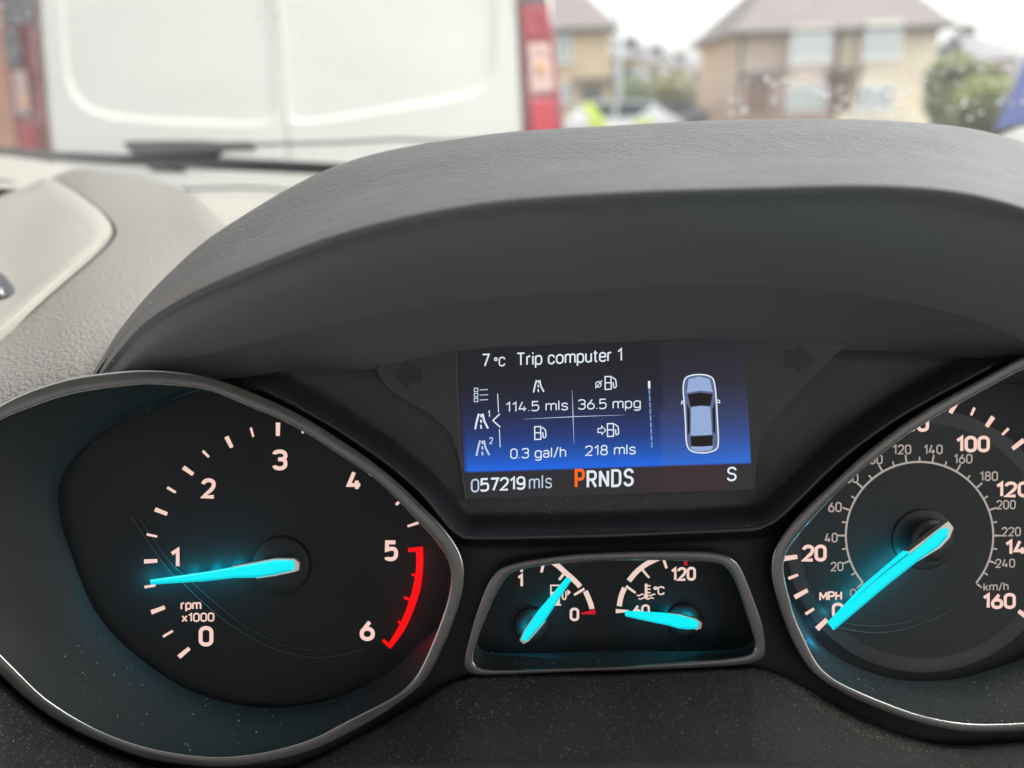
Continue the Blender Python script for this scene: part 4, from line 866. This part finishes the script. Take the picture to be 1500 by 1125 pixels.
# ---- houses
m_frame = mat('white_window_frame', (.78, .79, .78), .4); m_pane = mat('window_glass_dull', (.48, .52, .52), .08, spec=.8, coat=1)
m_tile = mat('brown_roof_tiles', (.21, .18, .18), .8, mottle=(1.5, .15), bump=[('n', 12, .02)]); m_tile2 = mat('red_brown_roof_tiles', (.23, .15, .145), .8, mottle=(1.5, .15), bump=[('n', 12, .02)]); m_slate = mat('grey_roof_slates', (.19, .185, .195), .7, mottle=(2, .12))
m_pink = mat('pink_render', (.68, .54, .45), .85, mottle=(.8, .06)); m_crm = mat('cream_render', (.80, .70, .54), .85, mottle=(.8, .06)); m_yel = mat('yellow_brick', (.72, .57, .38), .85, mottle=(1.2, .1)); m_brk = mat('orange_brick', (.42, .19, .12), .85, mottle=(2, .12))
m_door = mat('front_door_brown', (.28, .16, .12), .5); m_soil = mat('gutter_dark', (.10, .10, .09), .6)
def window(par, x0, x1, y, z0, z1, nb=3, axis='x'):
    fr_ = wb('window', x0, x1, y - .05, y + .03, z0, z1, m_frame, par); fr_.pop('kind', None)
    wd_ = (x1 - x0 - .08 * (nb + 1)) / nb
    for k in range(nb):
        a = x0 + .08 + k * (wd_ + .08)
        wb('pane', a, a + wd_, y - .056, y - .02, z0 + .09, z1 - .09, m_pane, fr_)
    wb('sill', x0 - .08, x1 + .08, y - .12, y - .052, z0 - .06, z0 - .002, m_frame, fr_)
    return fr_
def hip_roof(name, x0, x1, y0, y1, z0, z1, xr0, xr1, m, par, over=.45):
    x0 -= over; x1 += over; y0 -= over; y1 += over; ym = (y0 + y1) / 2
    V = [Vector(v) for v in ((x0, y0, z0), (x1, y0, z0), (x1, y1, z0), (x0, y1, z0), (xr0, ym, z1), (xr1, ym, z1), (x0, y0, z0 - .14), (x1, y0, z0 - .14), (x1, y1, z0 - .14), (x0, y1, z0 - .14))]
    return mesh_obj(name, V, [(0, 1, 5, 4), (1, 2, 5), (2, 3, 4, 5), (3, 0, 4), (6, 7, 1, 0), (7, 8, 2, 1), (8, 9, 3, 2), (9, 6, 0, 3), (9, 8, 7, 6)], m, par)
def gx_(px, py, Y): return GY(px, py, Y).x
def gz_(px, py, Y): return GY(px, py, Y).z
# the pair straight across the road
Y = 33.0
hx0, hxm, hx1 = gx_(1082, 100, Y), gx_(1228, 100, Y), gx_(1368, 100, Y); ze = gz_(1225, 42, Y)
house = thing('semi_detached_house', 'large pair of semis, pink render left half and cream right half, hipped roof', 'house', ((hx0 + hx1) / 2, Y + 3, 0))
wb('wall', hx0, hxm, Y, Y + 6.5, 0, ze, m_pink, house); wb('wall', hxm + .003, hx1, Y - .003, Y + 6.5, 0, ze, m_crm, house)
rf = hip_roof('roof', hx0, hx1, Y, Y + 6.5, ze, ze + 3.6, hx0 + 3.3, hx1 - 2.9, m_tile, house)
rf['label'] = 'brown hipped tile roof'
zc = ze + 1.2; cx = gx_(1204, 10, Y + 2.5)
wb('chimney', cx - .5, cx + .5, Y + 2.6, Y + 3.5, zc, ze + 4.6, m_brk, rf)
wb('gutter', hx0 - .5, hx1 + .5, Y - .58, Y - .46, ze - .16, ze - .04, m_soil, house)
for (a, b_, t, bt) in ((1153, 1212, 44, 93), (1260, 1314, 37, 88)):
    x0, x1 = gx_(a, t, Y), gx_(b_, t, Y); z1, z0 = gz_(a, t, Y), gz_(a, bt, Y)
    wb('bay', x0 + .05, x1 - .05, Y - .5, Y, .2, z1 + .1, m_crm if a > 1228 else m_pink, house)
    window(house, x0, x1, Y - .52, z0, z1, 3); zz1, zz0 = gz_(a, 125, Y), gz_(a, 168, Y)
    window(house, x0, x1, Y - .52, zz0, zz1, 3)
for a in (1225, 1258, 1084): 
    x0 = gx_(a, 90, Y); wb('downpipe', x0 - .05, x0 + .05, Y - .1, Y - .012, .1, ze - .1, m_soil, house)
for a, w_, mm in ((1110, 1.0, m_door), (1226, .9, m_door)):
    x0 = gx_(a, 140, Y); dr = wb('door', x0 - w_ / 2, x0 + w_ / 2, Y - .06, Y + .02, .15, 2.2, mm, house); wb('canopy', x0 - w_ * .8, x0 + w_ * .8, Y - .7, Y - .07, 2.35, 2.5, m_tile, house)
# left house, beyond the van
Y = 35.0
x1 = gx_(893, 100, Y); ze = gz_(880, 40, Y)
h2 = thing('corner_house', 'yellow brick house with brown hipped roof just right of the van', 'house', (x1 - 4, Y + 3, 0))
wb('wall', x1 - 9, x1, Y, Y + 7, 0, ze, m_yel, h2); rf = hip_roof('roof', x1 - 9, x1, Y, Y + 7, ze, ze + 3.7, x1 - 6.0, x1 - 3.0, m_tile, h2, .35)
wb('chimney', x1 - 5, x1 - 4.2, Y + 3, Y + 3.8, ze + 2.6, ze + 4.8, m_brk, rf)
for t, bt in ((42, 92), (122, 150)):
    window(h2, gx_(812, t, Y), gx_(837, t, Y), Y - .1, gz_(820, bt, Y), gz_(820, t, Y), 2)
window(h2, x1 - 7, x1 - 5, Y - .1, 3.2, 4.6, 2)
wb('gutter', x1 - 9.3, x1 + .3, Y - .48, Y - .37, ze - .16, ze - .04, m_soil, h2)
wb('door', gx_(868, 150, Y) - .45, gx_(868, 150, Y) + .45, Y - .06, Y + .02, .1, 2.2, mat('front_door_grey', (.12, .13, .14), .5), h2); wb('canopy', gx_(868, 150, Y) - .9, gx_(868, 150, Y) + .9, Y - .7, Y - .07, 2.4, 2.55, m_tile, h2)
# receding terrace down the side street
def terrace(i, Yt, pa, pb, ptop, pe, wallm, lbl, nm='terraced_house'):
    xa, xb = gx_(pa, pe, Yt), gx_(pb, pe, Yt); zE = gz_(pa, pe, Yt); zR = gz_(pa, ptop, Yt)
    h = thing(nm, lbl, 'house', ((xa + xb) / 2, Yt + 4, 0), 'houses down the side street')
    wb('wall', xa, xb, Yt, Yt + 7, 0, zE, wallm, h)
    V = [Vector(v) for v in ((xa - .3, Yt - .4, zE), (xb + .3, Yt - .4, zE), (xb + .3, Yt + 7.4, zE), (xa - .3, Yt + 7.4, zE), (xa + .3, Yt + 3.5, zR), (xb - 2.2, Yt + 3.5, zR))]
    rf = mesh_obj('roof', V, [(0, 1, 5, 4), (1, 2, 5), (2, 3, 4, 5), (3, 0, 4), (3, 2, 1, 0)], m_slate, h)
    wb('chimney', xb - 2.6, xb - 1.7, Yt + 3.2, Yt + 4, zR - .6, zR + .5, m_soil, rf)
    n_ = 2
    for k in range(n_):
        c = xa + (xb - xa) * (k + .5) / n_; window(h, c - .75, c + .75, Yt - .05, zE - 1.9, zE - .5, 2); window(h, c - .75, c + .75, Yt - .05, .9, 2.3, 2)
    return h
terrace(0, 52, 896, 940, 47, 86, m_yel, 'nearest grey roofed house of the side street, beside the lamp post')
terrace(1, 62, 941, 975, 60, 92, m_crm, 'second grey roofed house down the side street, cream walls')
terrace(2, 74, 976, 1006, 72, 98, m_yel, 'third grey roofed house down the side street')
terrace(3, 88, 1007, 1034, 82, 104, m_pink, 'farthest small house, left of the large pink and cream pair')
Y = 60
h5 = terrace(4, Y, 1425, 1492, 42, 88, m_pink, 'pinkish house with chimney behind the green bushes on the right', 'distant_house'); del h5['group']
# brick house at the far left edge
Yb = 13.0; xb = gx_(48, 100, Yb)
hb = thing('brick_house', 'orange brick house side seen at the left edge beyond the van', 'house', (xb - 4, Yb + 4, 0))
wb('wall', xb - 9, xb, Yb, Yb + 8, 0, 5.2, m_brk, hb); hip_roof('roof', xb - 9, xb, Yb, Yb + 8, 5.2, 8.2, xb - 6, xb - 3, m_tile, hb); window(hb, xb - 5, xb - 3.4, Yb - .02, 1, 2.4, 2)
# lamp post
m_post = mat('galvanised_post', (.42, .43, .44), .5, metal=.3)
xp = gx_(906, 60, 30); lp_ = thing('street_lamp', 'pale grey street lamp post rising beside the yellow brick house', 'street lamp', (xp, 30, 0))
def cyl(name, x, y, z0, z1, r0_, r1_, m, parent, n=16):
    V, Fc = loft([[Vector((x + r_ * math.cos(2 * math.pi * i / n), y + r_ * math.sin(2 * math.pi * i / n), z)) for i in range(n)] for z, r_ in ((z0, r0_), (z1, r1_), (z1, .002))]); return mesh_obj(name, V, Fc, m, parent, True)
cyl('post', xp, 30, 0, 1.2, .17, .16, m_post, lp_); cyl('post', xp, 30, 1.2, 7.5, .125, .09, m_post, lp_)
wb('lamp_head', xp - .15, xp + .9, 29.85, 30.15, 7.45, 7.65, m_post, lp_)
# foliage
def leafy(name, label, cat, spec, m, n, sz, group=None, trunk=True):
    cx_ = sum(s[0] for s in spec) / len(spec); cy_ = sum(s[1] for s in spec) / len(spec)
    t = thing(name, label, cat, (cx_, cy_, 0), group); V, Fc = [], []
    wts = [s[3] * s[4] for s in spec]
    for _ in range(n):
        s = random.choices(spec, wts)[0]
        while True:
            q = Vector((random.uniform(-1, 1), random.uniform(-1, 1), random.uniform(-1, 1)))
            if .35 < q.length < 1: break
        rr = 1 + .18 * math.sin(q.x * 7 + q.z * 5)
        c = Vector((s[0] + q.x * s[3] * rr, s[1] + q.y * s[3] * rr, s[2] + q.z * s[4] * rr))
        if c.z < .05: c.z = random.uniform(.05, .5)
        a = Vector((random.gauss(0, 1), random.gauss(0, 1), random.gauss(0, 1))).normalized(); b_ = a.orthogonal().normalized(); a *= sz * random.uniform(.6, 1.3); b_ *= sz * .6
        i = len(V); V += [c - a, c + b_, c + a, c - b_]; Fc.append((i, i + 1, i + 2, i + 3))
    mesh_obj('crown', V, Fc, m, t)
    if trunk:
        for s in spec: cyl('trunk', s[0], s[1], 0, max(.3, s[2]), .08, .03, MATS['bark'], t, 8)
    return t
mat('bark', (.08, .06, .045), .9)
m_lf = mat('leaf_mid_green', (.27, .30, .075), .6, mottle=(.6, .5)); m_lf2 = mat('leaf_dark_green', (.13, .17, .08), .6, mottle=(.8, .4)); m_lf3 = mat('leaf_olive', (.23, .22, .09), .6, mottle=(.7, .4))
def fol(pts, Yf, sc_=1): return [(gx_(px, py, Yf), Yf + random.uniform(-.6, .6), gz_(px, py, Yf), r_, r_ * sc_) for px, py, r_ in pts]
leafy('bush', 'tall green bush growing right of the large cream house wall', 'bush', fol([(1382, 112, .5), (1396, 98, .36), (1392, 130, .6), (1412, 122, .42), (1426, 138, .42), (1408, 150, .6), (1382, 152, .6), (1374, 96, .25), (1418, 104, .28), (1436, 152, .4)], 24), m_lf, 5200, .085)
leafy('bush', 'yellow green bush behind the tall bush on the right', 'bush', fol([(1400, 92, .36), (1418, 96, .4), (1440, 118, .42), (1458, 130, .5)], 27), m_lf3, 2600, .1)
leafy('bush', 'darker bush beside the blue van at the right edge', 'bush', fol([(1440, 150, .6), (1462, 155, .6), (1450, 172, .6)], 20), m_lf, 3600, .08)
leafy('hedge', 'dark green hedge in front of the nearest side street house', 'hedge', fol([(905, 132, .9), (925, 134, .9), (940, 136, .8)], 46), m_lf2, 2200, .12, trunk=False)
leafy('hedge', 'olive hedge farther down the side street', 'hedge', fol([(965, 132, 1.0), (988, 132, 1.1), (1008, 138, .9)], 56), m_lf3, 2200, .14, trunk=False)
# garden walls
m_gw = mat('garden_wall_brick', (.33, .22, .17), .85, mottle=(1.5, .15)); m_gw2 = mat('garden_wall_grey', (.30, .29, .27), .85, mottle=(1.5, .15))
tag(wb('garden_wall', gx_(1040, 160, 32.4), gx_(1225, 160, 32.4), 32.4, 32.6, .12, .95, m_gw), 'low brown brick garden wall before the pink half house', 'wall')
tag(wb('garden_wall', gx_(1228, 160, 32.4), gx_(1365, 160, 32.4), 32.4, 32.6, .12, .85, m_crm), 'low cream garden wall before the cream half house', 'wall')
tag(wb('garden_wall', gx_(820, 160, 33.2), gx_(860, 160, 33.2), 33.2, 33.4, .12, .9, m_gw), 'low brown wall beside the tail light of the van', 'wall')
for px in (1300, 1335, 1350): 
    pass
# parked vehicles
def car(name, label, cx_, cy_, lx, col_m, extra=None, h=1.45, nose=1, cat='car', group=None):
    t = thing(name, label, cat, (cx_, cy_, 0), group); wid = .88
    prof = [(-1, .35), (-1, .75), (-.93, .92), (-.72, 1.0), (-.45, h - .04), (-.2, h), (.25, h), (.55, h - .12), (.85, 1.0), (.98, .9), (1, .6), (1, .35)]
    prof = [(p[0] * lx / 2 * nose, p[1]) for p in prof]; n = len(prof)
    lpz = []
    for yy, f in ((-wid, .0), (-wid, 1), (-wid * .98, 1), (wid * .98, 1), (wid, 1), (wid, .0)):
        lpz.append([Vector((cx_ + x * (1 if f else .01), cy_ + yy * (.86 if z > 1.02 else 1), z if f else .7)) for x, z in prof])
    V, Fc = loft(lpz); b_ = mesh_obj('body', V, Fc, col_m, t)
    for s in (-1, 1):
        q = [(-.66, 1.03), (-.42, h - .1), (-.03, h - .07), (-.03, 1.03)], [(.03, 1.03), (.03, h - .07), (.24, h - .07), (.5, h - .16), (.74, 1.03)]
        for w4 in q:
            V = [Vector((cx_ + x * lx / 2 * nose, cy_ + s * (wid * .86 + .012), z)) for x, z in w4] + [Vector((cx_ + x * lx / 2 * nose, cy_ + s * (wid * .8), z)) for x, z in w4]
            k = len(w4); mesh_obj('window', V, [tuple(range(k)), tuple(range(2 * k - 1, k - 1, -1))] + [(i, k + i, k + (i + 1) % k, (i + 1) % k) for i in range(k)], MATS['car_glass'], t)
    for x in (-.62, .62):
        for s in (-1, 1):
            lp = [[Vector((cx_ + x * lx / 2 + r_ * math.cos(2 * math.pi * i / 20), cy_ + s * wid + dy, .32 + r_ * math.sin(2 * math.pi * i / 20))) for i in range(20)] for dy, r_ in ((-.1, .2), (-.1, .32), (.02, .32), (.03, .2), (.02, .01))]
            V, Fc = loft(lp); mesh_obj('wheel', V, Fc, MATS['tyre_black'], t, True)
    if extra: extra(t, cx_, cy_, lx, wid)
    return t
mat('car_glass', (.05, .07, .07), .06, spec=.8)
m_cw = mat('white_car_paint', (.75, .76, .75), .25, coat=.6); m_cg = mat('grey_car_paint', (.16, .17, .165), .3, coat=.6); m_hv = mat('fluorescent_yellow', (.62, .78, .06), .5); m_cb = mat('blue_paint', (.015, .06, .42), .3, coat=.6); m_cs = mat('silver_car_paint', (.45, .47, .46), .3, coat=.6)
def marks(t, cx_, cy_, lx, wid):
    for k, (a, b_) in enumerate(((-2.0, -1.45), (-.6, -.05), (.9, 1.5))):
        V = [Vector(v) for v in ((cx_ + a, cy_ - wid - .006, .5), (cx_ + b_, cy_ - wid - .006, .5), (cx_ + b_ - .35, cy_ - wid - .006, .93), (cx_ + a - .35, cy_ - wid - .006, .93))]
        V += [v + Vector((0, .004, 0)) for v in V]; mesh_obj('stripe', V, [(0, 1, 2, 3), (7, 6, 5, 4), (0, 4, 5, 1), (1, 5, 6, 2), (2, 6, 7, 3), (3, 7, 4, 0)], m_hv, t)
    V = [Vector(v) for v in ((cx_ - .78, cy_ - wid - .008, .95), (cx_ - .35, cy_ - wid - .008, .95), (cx_ - .75, cy_ - wid * .86 - .03, 1.5), (cx_ - 1.1, cy_ - wid * .86 - .03, 1.5))]
    V += [v + Vector((0, .006, 0)) for v in V]; mesh_obj('stripe', V, [(0, 1, 2, 3), (7, 6, 5, 4), (0, 4, 5, 1), (1, 5, 6, 2), (2, 6, 7, 3), (3, 7, 4, 0)], m_hv, t)
Yc = 26; xc = gx_(897, 165, Yc)
car('marked_car', 'white car with fluorescent yellow slanted side stripes, right of the van', xc, Yc, 4.3, m_cw, marks, 1.55)
car('parked_car', 'dark grey car parked in front of the side street hedge', gx_(975, 150, 36), 36, 4.2, m_cg, None, 1.5)
car('parked_car', 'silver car parked behind the white and yellow marked car', gx_(925, 150, 41), 41, 4.2, m_cs, None, 1.45)
# blue van at the right edge
Yq = 8.0; x0 = gx_(1460, 185, Yq + 1.85)
bv = thing('blue_van', 'blue van front corner cut off by the right edge of the picture', 'van', (x0 + 2, Yq + .9, 0))
pr_ = [(0, .35), (-.02, .9), (.04, 1.15), (.12, 1.45), (.2, 1.75), (.36, 1.95), (.8, 2.02), (4.6, 2.02), (4.7, 1.9), (4.7, .35)]
V, Fc = loft([[Vector((x0 + x, Yq + yy, z)) for x, z in pr_] for yy in (0, 1.85)]); Fc += [tuple(range(len(pr_)))[::-1], tuple(range(len(pr_), 2 * len(pr_)))]
mesh_obj('body', V, Fc, m_cb, bv)
wb('window', x0 + .7, x0 + 1.5, Yq - .02, Yq + .01, 1.3, 1.8, MATS['car_glass'], bv)
for x in (.8, 3.8):
    lp = [[Vector((x0 + x + r_ * math.cos(2 * math.pi * i / 20), Yq + dy, .33 + r_ * math.sin(2 * math.pi * i / 20))) for i in range(20)] for dy, r_ in ((.1, .3), (-.04, .33), (-.05, .2), (-.03, .01))]
    V, Fc = loft(lp); mesh_obj('wheel', V, Fc, MATS['tyre_black'], bv, True)
# bonnet of our own car, below the wipers
m_bon = mat('bonnet_paint', (.35, .35, .34), .25, coat=.7)
V = []; nx_, ny_ = 12, 8
for j in range(ny_ + 1):
    for i in range(nx_ + 1):
        x = -1.1 + 1.75 * i / nx_; t = j / ny_; q = (x + .225) / .87; V.append(Vector((x, 1.25 + .95 * t, 1.16 - .10 * t - .05 * t * t * 2 - .05 * q * q)))
o = mesh_obj('bonnet', V, [(j * (nx_ + 1) + i, j * (nx_ + 1) + i + 1, (j + 1) * (nx_ + 1) + i + 1, (j + 1) * (nx_ + 1) + i) for j in range(ny_) for i in range(nx_)], m_bon, None, True); o['kind'] = 'structure'
for o in list(bpy.data.objects):
    if '_o' in o: del o['_o']
    if o.parent is not None and 'kind' in o and o['kind'] == 'structure': del o['kind']
    for k in ('',):
        pass
